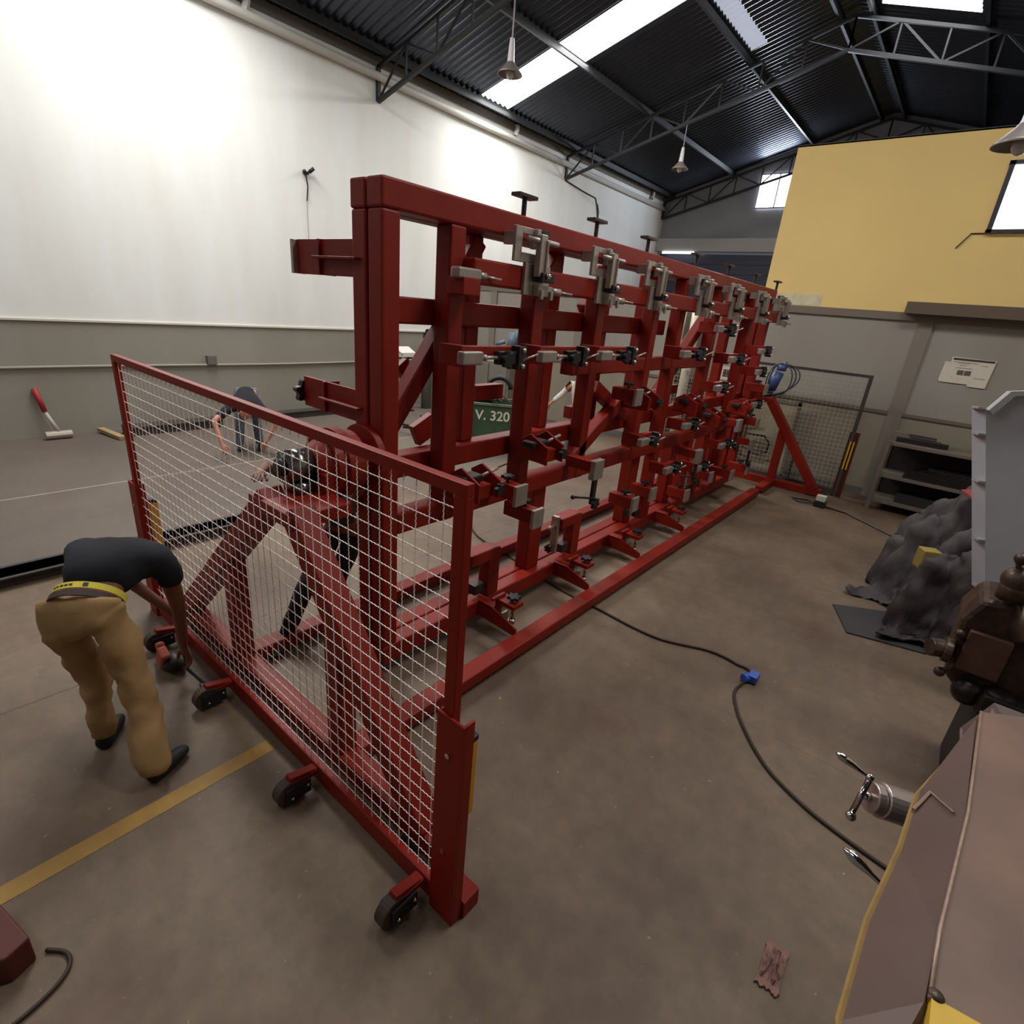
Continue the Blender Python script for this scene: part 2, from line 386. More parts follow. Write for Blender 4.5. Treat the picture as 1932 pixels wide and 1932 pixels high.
# pendant lamps
def lamp(x_, y_, z_, ztop, label):
    o = thing('pendant_lamp', label, 'lamp', (x_, y_, z_), 'pendant lamps under the roof')
    part(MB().cyl((x_, y_, z_ + .42), (x_, y_, ztop), .012, 8), 'cord', mat('lamp_cord', (150, 146, 150)), o)
    part(MB().lathe((x_, y_, z_), (0, 0, 1), [(.035, .5), (.045, .42), (.06, .2), (.07, .16)], 16), 'socket', mat('lamp_socket', (200, 198, 200), .4), o, smooth=True)
    part(MB().lathe((x_, y_, z_), (0, 0, 1), [(.07, .17), (.09, .14), (.2, .03), (.215, 0), (.21, .0), (.19, .03), (.08, .13)], 20), 'lamp_shade', mat('lamp_shade', (128, 118, 114), .4, .3), o, smooth=True)
    part(MB().sph((x_, y_, z_ + .02), .07, 12, 8, (1, 1, 1.3)), 'bulb', mat('lamp_bulb_glass', (190, 186, 180), .25), o, smooth=True)
lamp(-7.41, 8.3, 6.25, roofz(-7.41) - .76, 'grey pendant lamp hanging nearest, in front of the roof skylight')
lamp(-7.36, 15.2, 6.33, roofz(-7.36) - .76, 'grey pendant lamp hanging farther down the hall below the dark roof')
lamp(-.22, 7.0, 4.28, roofz(-.22) - .02, 'grey pendant lamp at the right edge in front of the yellow wall window')
# yellow floor line
struct(MB().bb(-2.62, -2.52, -6, 1.12, 0, .002).build('trim_2', mat('yellow_floor_line', (168, 130, 58), .7, 0, .25, 8, rgb2=(146, 112, 62))))
# ------------------------------------------------------------------ support base of the rotating rig
PX, PZ = -2.76, 1.63
base = thing('rig_support_base', 'red steel base with two A-frame end stands joined by floor rails', 'machine base', (PX, 5.8, 0))
def stand(y0, y1, sgn):
    ym = (y0 + y1) / 2
    part(MB().bb(-4.35, -1.3, y0, y1, 0, .13), 'base_beam', RED, base, bevel=.01)
    for s_, xt, xb in ((-1, -2.74, -4.28), (1, -2.5, -1.43)):
        part(MB().bar((xt, ym, 1.5), (xb, ym, .1), .14, .14, (0, 1, 0)), 'diagonal_leg', RED, base, bevel=.01)
        part(MB().box((PX + s_ * .61, ym, .5 if s_ < 0 else .56), (.13, .11, .76 if s_ < 0 else .9)), 'upright', RED, base, bevel=.01)
        part(MB().bb(PX + s_ * 1.3 - .06, PX + s_ * 1.3 + .06, y0 - .02, y1 + .02, -.0, .03), 'foot_plate', DSTEEL, base)
    part(MB().bb(-2.88, -2.42, y0 - .02, y1 + (.22 if sgn > 0 else .03), 1.42, 1.5), 'head_plate', RED, base, bevel=.006)
stand(1.29, 1.41, 1); stand(10.12, 10.24, -1)
# bearing housings
hb = MB().cyl((PX, 1.66, PZ), (PX, 1.86, PZ), .19, 32).cyl((PX, 1.58, PZ), (PX, 1.66, PZ), .11, 32, .16).bb(PX - .16, PX + .16, 1.58, 1.66, 1.42, 1.62)
part(hb, 'bearing_housing', RED, base, bevel=.006)
part(MB().cyl((PX, 1.72, PZ), (PX, 1.78, PZ), .215, 32), 'housing_flange', RED, base, bevel=.006)
mo = part(MB().cyl((PX - .02, 1.44, PZ + .02), (PX - .02, 1.58, PZ + .02), .095, 28).bb(PX - .08, PX + .08, 1.46, 1.55, 1.5, 1.56), 'gear_motor', mat('polished_motor', (120, 116, 114), .2, .85), base, smooth=True)
part(MB().cyl((PX - .02, 1.4, PZ + .02), (PX - .02, 1.45, PZ + .02), .05, 20), 'motor_cap', BLACK, mo, smooth=True)
part(MB().cyl((PX, 9.75, PZ), (PX, 10.1, PZ), .13, 28).bb(PX - .14, PX + .14, 9.98, 10.12, 1.42, 1.6), 'bearing_housing', RED, base, bevel=.006)
# blue slip unit with hoses at the far head
bu = part(MB().cyl((PX + .2, 10.3, PZ + .0), (PX + .27, 10.3, PZ + .3), .09, 16).box((PX + .3, 10.3, PZ + .38), (.13, .12, .1)).cyl((PX + .3, 10.3, PZ + .4), (PX + .36, 10.3, PZ + .48), .03, 8).box((PX + .1, 10.28, PZ - .02), (.3, .1, .1)), 'blue_rotary_union', mat('blue_enamel', (62, 80, 122), .4), base, smooth=True)
for k, (dx, dz) in enumerate(((.25, -.3), (.2, -.36), (.3, -.22), (-.1, -.2), (-.14, -.28))):
    s_ = Vector((PX + .3, 10.28, PZ + .45)); e = Vector((PX + .02 + .05 * k, 10.28, PZ - .12))
    part(MB().tube([(s_ * (1 - t) ** 3 + (s_ + Vector((dx * 1.6, -.03 * k, .02))) * 3 * t * (1 - t) ** 2 + (s_ + Vector((dx * 1.5, -.03 * k, dz * 2))) * 3 * t * t * (1 - t) + e * t ** 3) for t in [i / 12 for i in range(13)]], .012, 6), 'hose', mat('hose_black', (60, 60, 66), .4), bu, smooth=True)
# floor rails
part(MB().bb(-2.19, -2.05, 1.41, 9.2, .032, .13), 'floor_rail', RED, base, bevel=.012)
part(MB().bb(-2.19, -2.05, 9.42, 10.12, .032, .13), 'floor_rail', RED, base, bevel=.012)
part(MB().bb(-3.47, -3.33, 1.41, 10.12, .032, .13), 'floor_rail', RED, base, bevel=.012)
# far foot with jack and cable
part(MB().cyl((-1.24, 10.0, 0), (-1.24, 10.0, .1), .06, 12), 'levelling_foot', CHROME, base, smooth=True)

# ------------------------------------------------------------------ rotating frame
fx = thing('rotating_fixture_frame', 'tall red rotating welding fixture frame of square tubes covered with clamps', 'welding fixture', (PX, 5.8, 0))
Y0, Y1 = 1.98, 9.45
def tube_(x0, x1, y0, y1, z0, z1, name='post', m=RED): return part(MB().bb(x0, x1, y0, y1, z0, z1), name, m, fx, bevel=.014)
for x0, x1 in ((-2.74, -2.6), (-2.89, -2.75)):
    tube_(x0, x1, Y0, Y1, 3.03, 3.18, 'top_beam'); tube_(x0, x1, Y0, Y1, .1, .25, 'bottom_beam')
    tube_(x0 + .004, x1 - .004, Y0 + .004, Y0 + .13, .25, 3.03, 'end_post'); tube_(x0 + .004, x1 - .004, Y1 - .13, Y1 - .004, .25, 3.03, 'end_post')
part(MB().cyl((PX, 1.86, PZ), (PX, 1.93, PZ), .135, 32), 'pivot_shaft', RED, fx, bevel=.004)
part(MB().cyl((PX, 1.93, PZ), (PX, 1.98, PZ), .215, 40), 'pivot_flange', RED, fx, bevel=.006)
part(MB().cyl((PX, 9.45, PZ), (PX, 9.5, PZ), .24, 36), 'pivot_flange', RED, fx, bevel=.006)
part(MB().cyl((PX, 9.5, PZ), (PX, 9.75, PZ), .14, 28), 'pivot_shaft', RED, fx)
# back layer: longitudinal beams and posts
for z0, z1, ya, yb_ in ((2.44, 2.6, 2.11, 6.0), (1.44, 1.6, 2.11, 9.3)):
    tube_(-2.89, -2.75, ya, yb_, z0, z1, 'cross_beam')
for ya in (2.86, 3.84, 4.68, 5.55, 8.2): tube_(-2.93, -2.8, ya, ya + .13, 1.6 if ya < 8 else .25, 3.03 if ya < 8 else 3.03, 'back_post')
tube_(-2.75, -2.61, 4.0, 7.2, 2.08, 2.22, 'cross_beam')
# front layer posts
for ya, z0, z1 in ((2.49, 1.1, 3.03), (3.36, 1.1, 2.86), (4.26, 1.1, 2.86), (5.36, 1.1, 3.03), (6.02, .25, 3.03), (7.1, .25, 3.03), (8.45, .25, 3.03)):
    tube_(-2.74, -2.6, ya, ya + .13, z0, z1)
for ya in (3.72, 5.62, 6.75, 7.9): tube_(-2.83, -2.68, ya, ya + .19, .25, 1.1, 'lower_post')
tube_(-2.75, -2.61, 2.11, 9.32, 1.1, 1.25, 'lower_cross_beam')
tube_(-2.62, -2.5, 2.6, 9.6, 2.71, 2.86, 'upper_clamp_beam')
def brace(ya, za, yb_, zb, x=-2.82): part(MB().bar((x, ya, za), (x, yb_, zb), .12, .12, (1, 0, 0)), 'brace', RED, fx, bevel=.012)
brace(2.13, 1.72, 2.72, 2.5); brace(6.15, 1.72, 7.6, 2.95); brace(4.55, 1.95, 5.25, 1.6, -2.72); brace(4.2, 1.3, 5.1, 1.85, -2.66)
brace(2.7, 2.62, 2.95, 3.0, -2.84); brace(3.6, 2.62, 3.9, 3.0, -2.84); brace(4.4, 2.62, 4.8, 3.0, -2.84)
# red plate stub on the first brace, back bay boxes
part(MB().box((-2.95, 2.45, 2.1), (.05, .1, .2), Matrix.Rotation(math.radians(35), 3, 'X')), 'brace_plate', RED, fx, bevel=.004)
part(MB().box((-2.95, 2.62, 1.7), (.06, .2, .16), Matrix.Rotation(math.radians(25), 3, 'X')), 'brace_plate', RED, fx, bevel=.004)

# clamps ------------------------------------------------------------
def star_knob(c, ax, r=.045, h=.028, par=None): part(MB().star(c, ax, r, h), 'star_knob', BLACK, par, bevel=.003)
def clamp_top(y):
    """swing clamp hung from the top beam"""
    a = part(MB().bb(-2.6, -2.5, y - .26, y - .22, 2.98, 3.06).bb(-2.5, -2.475, y - .28, y - .21, 2.88, 3.09).bb(-2.5, -2.475, y - .21, y - .06, 2.88, 2.94).bb(-2.5, -2.475, y - .21, y - .06, 3.05, 3.09).bb(-2.5, -2.44, y - .1, y - .06, 2.97, 3.09), 'top_clamp_bracket', STEEL, fx, bevel=.004)
    part(MB().cyl((-2.66, y, 3.1), (-2.66, y, 3.3), .018, 12).bb(-2.7, -2.62, y - .1, y + .1, 3.295, 3.318), 'tee_screw', DSTEEL, a, bevel=.003)
    part(MB().cyl((-2.43, y - .2, 3.02), (-2.43, y + .12, 3.02), .018, 12).sph((-2.43, y - .06, 3.0), .03), 'cross_pin', STEEL, a, smooth=True)
    part(MB().bb(-2.45, -2.4, y - .1, y - .03, 2.8, 3.06).bb(-2.465, -2.385, y - .045, y - .03, 2.8, 3.03), 'swing_bar', mat('swing_bar_steel', (176, 162, 152), .35, .7), a, bevel=.012)
    part(MB().bb(-2.64, -2.56, y + .1, y + .2, 3.0, 3.12), 'stop_block', DSTEEL, a, bevel=.01)
def clamp_plate(y):
    a = part(MB().bb(-2.5, -2.47, y - .16, y + .12, 2.68, 2.88).bb(-2.47, -2.42, y - .06, y + .1, 2.68, 2.75).bb(-2.42, -2.4, y - .05, y - .02, 2.66, 2.72).bb(-2.42, -2.4, y + .06, y + .09, 2.66, 2.72), 'clamp_plate', STEEL, fx, bevel=.004)
    part(MB().bb(-2.46, -2.38, y - .08, y + .06, 2.77, 2.83), 'pivot_block', BLACK, a, bevel=.006)
    part(MB().sph((-2.37, y - .03, 2.81), .02), 'bolt_head', CHROME, a, smooth=True)
    part(MB().cyl((-2.43, y + .1, 2.72), (-2.43, y + .2, 2.72), .026, 12).cyl((-2.42, y + .2, 2.72), (-2.4, y + .32, 2.715), .009, 8), 'lever_handle', STEEL, a, smooth=True)
def clamp_side(y, z, x=-2.6, red=True, k=1.0):
    """horizontal toggle with black star knob"""
    a = part(MB().bb(x, x + .2, y - .02, y + .04, z - .06, z + .07).bb(x + .141, x + .198, y - .018, y + .5 * k, z + .01, z + .068), 'clamp_arm', RED, fx, bevel=.006)
    part(MB().bb(x + .2, x + .26, y - .06, y + .12, z - .04, z + .04), 'jaw_block', STEEL, a, bevel=.01)
    part(MB().cyl((x + .23, y + .14, z), (x + .23, y + .3 * k, z), .012, 10).sph((x + .23, y + .16, z), .022), 'clamp_rod', STEEL, a, smooth=True)
    part(MB().bb(x + .2, x + .25, y + .28 * k, y + .46 * k, z - .045, z + .04), 'slide_block', DSTEEL, a, bevel=.006)
    star_knob((x + .26, y + .34 * k, z - .01), (1, 0, 0), .052, .03, a)
    part(MB().bb(x + .19, x + .27, y + .46 * k, y + .54 * k, z - .08, z + .075), 'end_block', DSTEEL, a, bevel=.006)
    b = MB()
    for dz in (-.055, .05): b.sph((x + .275, y + .5 * k, z + dz), .017)
    part(b, 'bolt_head', CHROME, a, smooth=True)
    part(MB().cyl((x + .26, y + .5 * k, z - .02), (x + .32, y + .6 * k, z + .03), .008, 8), 'lever_handle', STEEL, a, smooth=True)
def clamp_post(y, z, x=-2.6):
    a = part(MB().bb(x, x + .14, y - .03, y + .12, z - .12, z - .02), 'post_bracket', RED, fx, bevel=.006)
    part(MB().bb(x + .05, x + .13, y - .06, y + .14, z - .03, z + .035), 'jaw_block', STEEL, a, bevel=.012)
    part(MB().cyl((x + .1, y + .14, z), (x + .1, y + .2, z), .022, 10).cyl((x + .1, y + .2, z), (x + .13, y + .32, z - .01), .009, 8), 'lever_handle', STEEL, a, smooth=True)
def clamp_roof(y, z, x=-2.6):
    """angled red housing with lever, on the lower beam"""
    a = part(MB().prism([(x + .02, y - .05, z - .14), (x + .02, y - .05, z), (x + .12, y - .05, z + .06), (x + .3, y - .05, z - .02), (x + .3, y - .05, z - .16)], (0, .02, 0)).prism([(x + .02, y + .16, z - .14), (x + .02, y + .16, z), (x + .12, y + .16, z + .06), (x + .3, y + .16, z - .02), (x + .3, y + .16, z - .16)], (0, .02, 0)).bb(x, x + .24, y - .03, y + .16, z - .16, z - .06), 'roof_bracket', RED, fx, bevel=.004)
    part(MB().bb(x + .08, x + .2, y - .1, y + .1, z - .05, z + .01), 'jaw_block', DSTEEL, a, bevel=.014)
    part(MB().cyl((x + .18, y + .1, z - .01), (x + .2, y + .25, z + .03), .012, 8), 'lever_handle', STEEL, a, smooth=True)
    star_knob((x + .31, y + .14, z - .08), (1, 0, 0), .04, .03, a)
def clamp_cplate(y, z, x=-2.6):
    """grey C plate on vertical swing arm with ball lever"""
    a = part(MB().bb(x, x + .28, y, y + .1, z - .05, z + .05), 'outrigger_arm', RED, fx, bevel=.006)
    part(MB().bb(x + .26, x + .32, y + .0, y + .16, z - .12, z + .06), 'guide_block', STEEL, a, bevel=.006)
    part(MB().bb(x + .28, x + .31, y + .04, y + .1, z - .36, z - .12), 'drop_bar', DSTEEL, a, bevel=.004)
    part(MB().cyl((x + .31, y + .06, z - .3), (x + .22, y - .14, z - .27), .011, 8).sph((x + .22, y - .15, z - .27), .02), 'ball_lever', DSTEEL, a, smooth=True)
    star_knob((x + .31, y + .08, z - .35), (1, 0, 0), .05, .035, a)
def clamp_arch(y, z0=.25, x=-2.72):
    """inverted-U red bracket on the bottom beam, grey plate in front"""
    a = part(MB().bb(x, x + .117, y, y + .143, z0, z0 + .44).bb(x - .02, x + .12, y - .22, y + .1, z0 + .34, z0 + .45), 'arch_bracket', RED, fx, bevel=.012)
    part(MB().bb(x + .02, x + .09, y - .26, y - .22, z0 + .08, z0 + .47), 'face_plate', STEEL, a, bevel=.004)
    part(MB().bb(x + .02, x + .1, y - .14, y - .02, z0 + .05, z0 + .14), 'jaw_block', DSTEEL, a, bevel=.006)
    star_knob((x + .05, y - .3, z0 + .14), (0, -1, 0), .04, .03, a)
    part(MB().cyl((x + .05, y - .26, z0 + .36), (x + .05, y - .32, z0 + .36), .016, 8).sph((x + .05, y - .32, z0 + .36), .024), 'screw_end', STEEL, a, smooth=True)
def clamp_low(y, z=.2):
    """triangular outrigger with upright star-knob screw at the bottom beam"""
    x = -2.6
    a = part(MB().prism([(x, y, z - .08), (x + .42, y, z - .1), (x + .42, y, z - .03), (x + .34, y, z + .0), (x + .17, y, z + .055), (x, y, z + .058)], (0, .014, 0)).bb(x, x + .16, y, y + .1, z + .045, z + .058), 'outrigger_plate', RED, fx)
    part(MB().bb(x + .16, x + .36, y + .03, y + .16, z + .1, z + .14).bb(x + .16, x + .18, y + .03, y + .1, z - .03, z + .12).bb(x + .16, x + .19, y - .03, y + .13, z + .14, z + .165), 'screw_bracket', RED, a, bevel=.004)
    star_knob((x + .3, y + .1, z + .165), (0, 0, 1), .05, .028, a)
    part(MB().cyl((x + .3, y + .1, z - .06), (x + .3, y + .1, z + .165), .013, 10).cyl((x + .3, y + .1, z - .07), (x + .3, y + .1, z - .03), .026, 10), 'clamp_screw', CHROME, a, smooth=True)
    part(MB().bb(x + .24, x + .3, y + .04, y + .12, z - .08, z - .05).bb(x + .22, x + .24, y + .04, y + .12, z - .08, z + .02), 'jaw_block', STEEL, a, bevel=.003)
YS = [3.22, 4.17, 5.1, 6.3, 7.35, 8.45, 9.55]
for y in YS: clamp_top(y); clamp_plate(y)
for y in (2.44, 3.24, 4.06, 5.75): clamp_side(y, 2.28)
clamp_side(6.6, 2.56); clamp_side(7.3, 2.2, k=.8); clamp_side(8.5, 2.3, k=.8)
clamp_post(2.5, 2.76)
for y, z in ((2.6, 1.47), (3.36, 1.62), (5.0, 1.9), (6.3, 1.75), (7.2, 1.5), (8.3, 1.55)): clamp_roof(y, z)
for y, z in ((4.05, 1.32), (6.6, 1.05), (8.0, 1.3), (8.9, .9)): clamp_cplate(y, z)
for y in (3.08, 4.36, 5.95, 7.6): clamp_arch(y)
for y in (2.97, 4.08, 5.14, 6.35): clamp_low(y)
for y, z in ((5.1, 1.4), (5.9, .95), (6.9, .8), (7.7, 1.0), (6.2, 1.45), (8.8, 1.5), (7.0, 1.85), (8.6, 2.0)): clamp_side(y, z, k=.6)
# stub arms with jaw near the lower beam
def stub(y, z, x=-2.6, L=.22):
    a = part(MB().bb(x, x + L, y, y + .1, z - .06, z + .06), 'stub_arm', RED, fx, bevel=.006)
    part(MB().bb(x + L, x + L + .03, y - .02, y + .12, z - .09, z + .07), 'jaw_block', STEEL, a, bevel=.004)
    star_knob((x + L * .6, y + .05, z + .09), (0, 0, 1), .045, .025, a)
    part(MB().cyl((x + L * .6, y + .05, z + .05), (x + L * .6, y + .05, z + .1), .012, 8), 'clamp_screw', DSTEEL, a)
for y, z, L in ((2.95, 1.3, .3), (3.2, 1.05, .3), (4.72, 1.9, .25), (5.5, .75, .25), (5.0, .75, .28), (6.6, .5, .25), (7.4, .6, .25), (8.2, .5, .3), (9.0, .45, .3), (8.9, 1.75, .3), (9.1, 1.2, .25)): stub(y, z, L=L)
# rear arms beyond the near end post
def rear(z, dark):
    a = part(MB().bb(-3.5, -3.24, 2.0, 2.03, z - .1, z + .1).bb(-3.24, -3.22, 1.98, 2.1, z - .1, z + .1).bb(-3.24, -2.89, 2.0, 2.02, z - .1, z + .1).bb(-3.24, -2.8, 1.94, 2.08, z - .01, z + .003), 'rear_arm', RED, fx, bevel=.003)
    if dark: star_knob((-3.5, 2.02, z - .01), (-1, 0, 0), .07, .05, a)
    else: part(MB().bb(-3.53, -3.5, 1.97, 2.06, z - .1, z + .1), 'jaw_block', STEEL, a, bevel=.004)
rear(2.78, False); rear(1.93, True)
for y, z in ((3.35, 1.93), (4.75, 1.65), (7.0, 1.75)):
    part(MB().bb(-3.02, -2.93, y - .2, y + .12, z - .06, z + .06), 'rear_stub', RED, fx, bevel=.004)

# ------------------------------------------------------------------ safety fences
def fence(y, s, x0, x1, label, near):
    o = thing('mesh_safety_fence', label, 'fence', ((x0 + x1) / 2, y, 0))
    H = 2.06; t = .045
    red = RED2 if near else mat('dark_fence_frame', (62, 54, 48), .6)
    part(MB().bb(x0 + .0, x1, y, y + .04 * s, H - t, H), 'top_rail', red, o, bevel=.003)
    part(MB().bb(x0 + t + .01, x1 - t - .01, y + .001, y + .04 * s, .02, .13), 'bottom_rail', red, o, bevel=.003)
    part(MB().bb(x1 - t - .01, x1, y, y + .04 * s, 0, H - t), 'side_rail', red, o, bevel=.003)
    part(MB().bb(x0, x0 + t + .01, y, y + .04 * s, 0, H - t), 'side_rail', red, o, bevel=.003)
    wm_ = MB(); r = .0022 if near else .0019; zz = H - t; n = 0
    def crimp(p, q, seg, vert):
        p = Vector(p); q = Vector(q); pts = []
        for i in range(seg + 1):
            a = p.lerp(q, i / seg); a.y += (.0017 if i % 2 else -.0017) * (1 if vert else -1); pts.append(a)
        wm_.tube(pts, r, 4)
    z = .17
    ym = y + .02 * s
    while z < H - t: crimp((x0 + .04, ym, z), (x1 - .04, ym, z), 300 if near else 2, 0); z += .0715
    x = x1 - .12
    while x > x0 + .05: crimp((x, ym, .13), (x, ym, H - t), 180 if near else 2, 1); x -= .0708
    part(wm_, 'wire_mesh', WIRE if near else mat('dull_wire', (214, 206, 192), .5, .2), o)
    for xa, ss in ((x1 - .075, 1), (x0 - .07, -1)):
        cm = MB().bb(xa, xa + .145, y - .012 * s, y, 0, 1.13)
        cm.bb(xa + .133, xa + .145, y, y + .05 * s, 0, 1.13).bb(xa, xa + .012, y, y + .05 * s, 0, 1.13)
        if near or ss > 0: ch = part(cm, 'channel_post', RED2 if near else mat('darkened_red_paint', (84, 26, 16), .6), o, bevel=.002)  # far post: same red, its shaded side put into the darker colour
        bt = MB()
        for zb in (.42, .95): bt.cyl((xa + .07, y - .012 * s, zb), (xa + .07, y - .02 * s, zb), .012, 8)
        if near: part(bt, 'bolt', CHROME, ch)
        if near:
            part(MB().bb(xa + .04, xa + .1, y + .07 * s, y + .13 * s, .55, .95), 'light_curtain', YEL, o, bevel=.006)
            part(MB().bb(xa + .04, xa + .1, y + .068 * s, y + .132 * s, .95, .98), 'curtain_cap', BLACK, o, bevel=.004)
            part(MB().bb(xa + .0, xa + .16, y + .05 * s, y + .15 * s, 0, .1), 'foot_block', RED2, o, bevel=.004)
        elif ss > 0:
            part(MB().bb(xa + .04, xa + .06, y + .05 * s, y + .056 * s, .5, .98).bb(xa + .09, xa + .11, y + .05 * s, y + .056 * s, .5, .98), 'light_curtain', YEL, o)
    if near:
        for xc in (-1.25, -2.13, -3.15, -4.0):
            cb = part(MB().bb(xc - .03, xc + .03, y - .14, y - .01, .1, .13).box((xc, y - .09, .13), (.05, .16, .045), Matrix.Rotation(math.radians(-14), 3, 'X')), 'caster_bracket', RED2, o, bevel=.004)
            part(MB().cyl((xc - .03, y - .17, .075), (xc + .03, y - .17, .075), .075, 22), 'caster_wheel', mat('brown_rubber', (70, 52, 44), .7), cb, bevel=.004)
            part(MB().bb(xc + .033, xc + .045, y - .2, y - .06, .03, .12).bb(xc - .045, xc - .033, y - .2, y - .06, .03, .12), 'caster_fork', BLACK, cb, bevel=.003)
            part(MB().sph((xc + .05, y - .17, .06), .009).sph((xc + .05, y - .08, .09), .009), 'axle_bolt', CHROME, cb)
    return o
fence(1.167, 1, -4.54, -1.105, 'red framed wire mesh safety fence on casters at the near end of the rig', True)
fence(10.5, -1, -4.54, -1.12, 'dark framed wire mesh fence at the far end of the rig by the grey wall', False)
# ------------------------------------------------------------------ things on the floor and at the walls
def V3(*a): return Vector(a)
# long steel bars on the floor
tag(MB().bb(-5.92, -5.72, -5, 2.55, 0, .1).bb(-5.96, -5.68, -5, 2.55, .09, .1).build('floor_beam', BEAMGREY), 'long dark steel beam lying on the floor behind the bending worker', 'steel beam', 'steel beams on the floor')
tag(MB().bb(-10.75, -10.5, 2.75, 4.3, 0, .14).bb(-10.78, -10.47, 2.75, 4.3, .13, .15).build('floor_beam', BEAMGREY), 'dark steel beam lying along the left wall behind the fence, nearest the sledgehammer', 'steel beam', 'steel beams on the floor')
tag(MB().bb(-10.8, -10.6, 5.2, 7.6, 0, .13).bb(-10.83, -10.57, 5.2, 7.6, .12, .14).build('floor_beam', BEAMGREY), 'dark steel beam lying by the left wall just left of the tall red frame', 'steel beam', 'steel beams on the floor')
# sledgehammer
o = thing('sledgehammer', 'sledgehammer with red handle standing on its head against the grey wall', 'hammer', (-10.8, 1.93, 0))
part(MB().cyl((-10.82, 1.74, .07), (-10.82, 2.08, .07), .062, 8), 'hammer_head', mat('hammer_steel', (178, 166, 150), .5, .4), o, bevel=.006)
part(MB().cyl((-10.82, 1.92, .1), (-10.95, 1.82, .42), .03, 10, .026), 'handle_shaft', mat('grey_fibreglass', (170, 162, 152), .6), o, smooth=True)
part(MB().cyl((-10.95, 1.82, .42), (-11.0, 1.76, .78), .036, 10, .04), 'red_grip', mat('red_grip', (160, 36, 44), .6), o, smooth=True)
o = tag(MB().bar((-10.98, 2.5, .06), (-10.3, 2.62, .035), .1, .06).build('timber_block', WOOD, bevel=.004), 'pale timber batten lying on the floor beside the sledgehammer', 'wood')
# plastic-wrapped bundle behind the red arm
tag(MB().sph((-10.5, 7.9, .55), .5, 14, 8, (.5, .9, .8)).build('covered_bundle', mat('grey_green_cover', (84, 86, 78), .8, 0, .3, 5, .5), smooth=True), 'low grey green covered bundle by the wall behind the red rear arm', 'bundle')
# gas cylinder with regulator
o = thing('gas_cylinder', 'white shouldered gas cylinder with a regulator on top near the left wall', 'gas cylinder', (-10.3, 9.2, 0))
part(MB().lathe((-10.3, 9.2, 0), (0, 0, 1), [(.0, 0), (.13, 0), (.13, 1.3)], 20), 'cylinder_body', mat('cylinder_grey', (110, 106, 100), .5), o, smooth=True)
part(MB().lathe((-10.3, 9.2, 0), (0, 0, 1), [(.132, 1.3), (.13, 1.42), (.09, 1.52), (.05, 1.56), (.05, 1.64), (.0, 1.64)], 20), 'shoulder', mat('cylinder_white', (225, 222, 214), .45), o, smooth=True)
part(MB().cyl((-10.3, 9.2, 1.62), (-10.3, 9.2, 1.82), .03, 10).cyl((-10.36, 9.1, 1.8), (-10.24, 9.3, 1.8), .035, 10).cyl((-10.3, 9.13, 1.74), (-10.18, 9.0, 1.74), .05, 12).cyl((-10.3, 9.2, 1.86), (-10.2, 9.1, 1.86), .06, 12), 'regulator', DSTEEL, o)
part(MB().tube([(-10.2, 9.05, 1.72), (-10.25, 8.9, 1.4), (-10.3, 8.95, 1.0), (-10.25, 9.0, .4)], .012), 'gas_hose', BLACK, o)
# tilted instruction stand
o = thing('lectern_stand', 'white tilted document tray on a thin metal stand by the left wall', 'stand', (-10.3, 8.5, 0))
part(MB().box((-10.3, 8.5, 1.42), (.3, .42, .03), Matrix.Rotation(math.radians(24), 3, 'Y')).box((-10.25, 8.5, 1.33), (.2, .34, .1)), 'tray', mat('white_tray', (220, 215, 205), .6), o, bevel=.006)
part(MB().cyl((-10.3, 8.6, .02), (-10.3, 8.6, 1.3), .018, 8).bb(-10.5, -10.1, 8.55, 8.65, 0, .03).bb(-10.32, -10.28, 8.1, 8.9, 1.22, 1.25), 'stand_pole', DSTEEL, o)
# clutter on the floor seen past the brace
o = thing('scrap_pile', 'dark pile of metal offcuts on the floor beyond the first brace', 'scrap', (-8.2, 7.4, 0))
rnd = random.Random(3)
for k in range(14):
    c = V3(-8.2 + rnd.uniform(-.5, .5), 7.4 + rnd.uniform(-.6, .6), .08 + rnd.uniform(0, .2))
    d = V3(rnd.uniform(-1, 1), rnd.uniform(-1, 1), rnd.uniform(-.1, .5)).normalized() * rnd.uniform(.15, .35)
    part(MB().bar(c - d * .5, c + d * .5, .05, .035), 'offcut', (DSTEEL, BLACK, STEEL)[k % 3], o)
# green bin V.320
bx0, bx1, by0, by1 = -7.15, -6.2, 7.35, 8.15
o = thing('green_bin', 'green metal scrap bin marked V. 320 seen between the red posts', 'bin', ((bx0 + bx1) / 2, (by0 + by1) / 2, 0))
# the bin is turned to face the camera
BR = Matrix.Rotation(math.radians(38), 3, 'Z'); BC = V3(-6.78, 7.83, 0)
def bp(x, y, z): return tuple(BC + BR @ V3(x, y, z))
def bbx(mb, x0, x1, y0, y1, z0, z1): return mb.box(bp((x0 + x1) / 2, (y0 + y1) / 2, (z0 + z1) / 2), (x1 - x0, y1 - y0, z1 - z0), BR)
b = MB(); bbx(b, -.5, .5, -.36, -.33, .08, .86); bbx(b, -.5, .5, .33, .36, .08, .86); bbx(b, -.5, -.47, -.33, .33, .08, .86); bbx(b, .47, .5, -.33, .33, .08, .86); bbx(b, -.5, .5, -.36, .36, .05, .08)
part(b, 'bin_body', GREEN, o)
b = MB(); bbx(b, -.52, .52, -.38, -.33, .84, .88); bbx(b, -.52, .52, .33, .38, .84, .88); bbx(b, -.52, -.47, -.38, .38, .84, .88); bbx(b, .47, .52, -.38, .38, .84, .88); bbx(b, .42, .47, -.4, -.36, .05, .86); bbx(b, -.47, -.42, -.4, -.36, .05, .86)
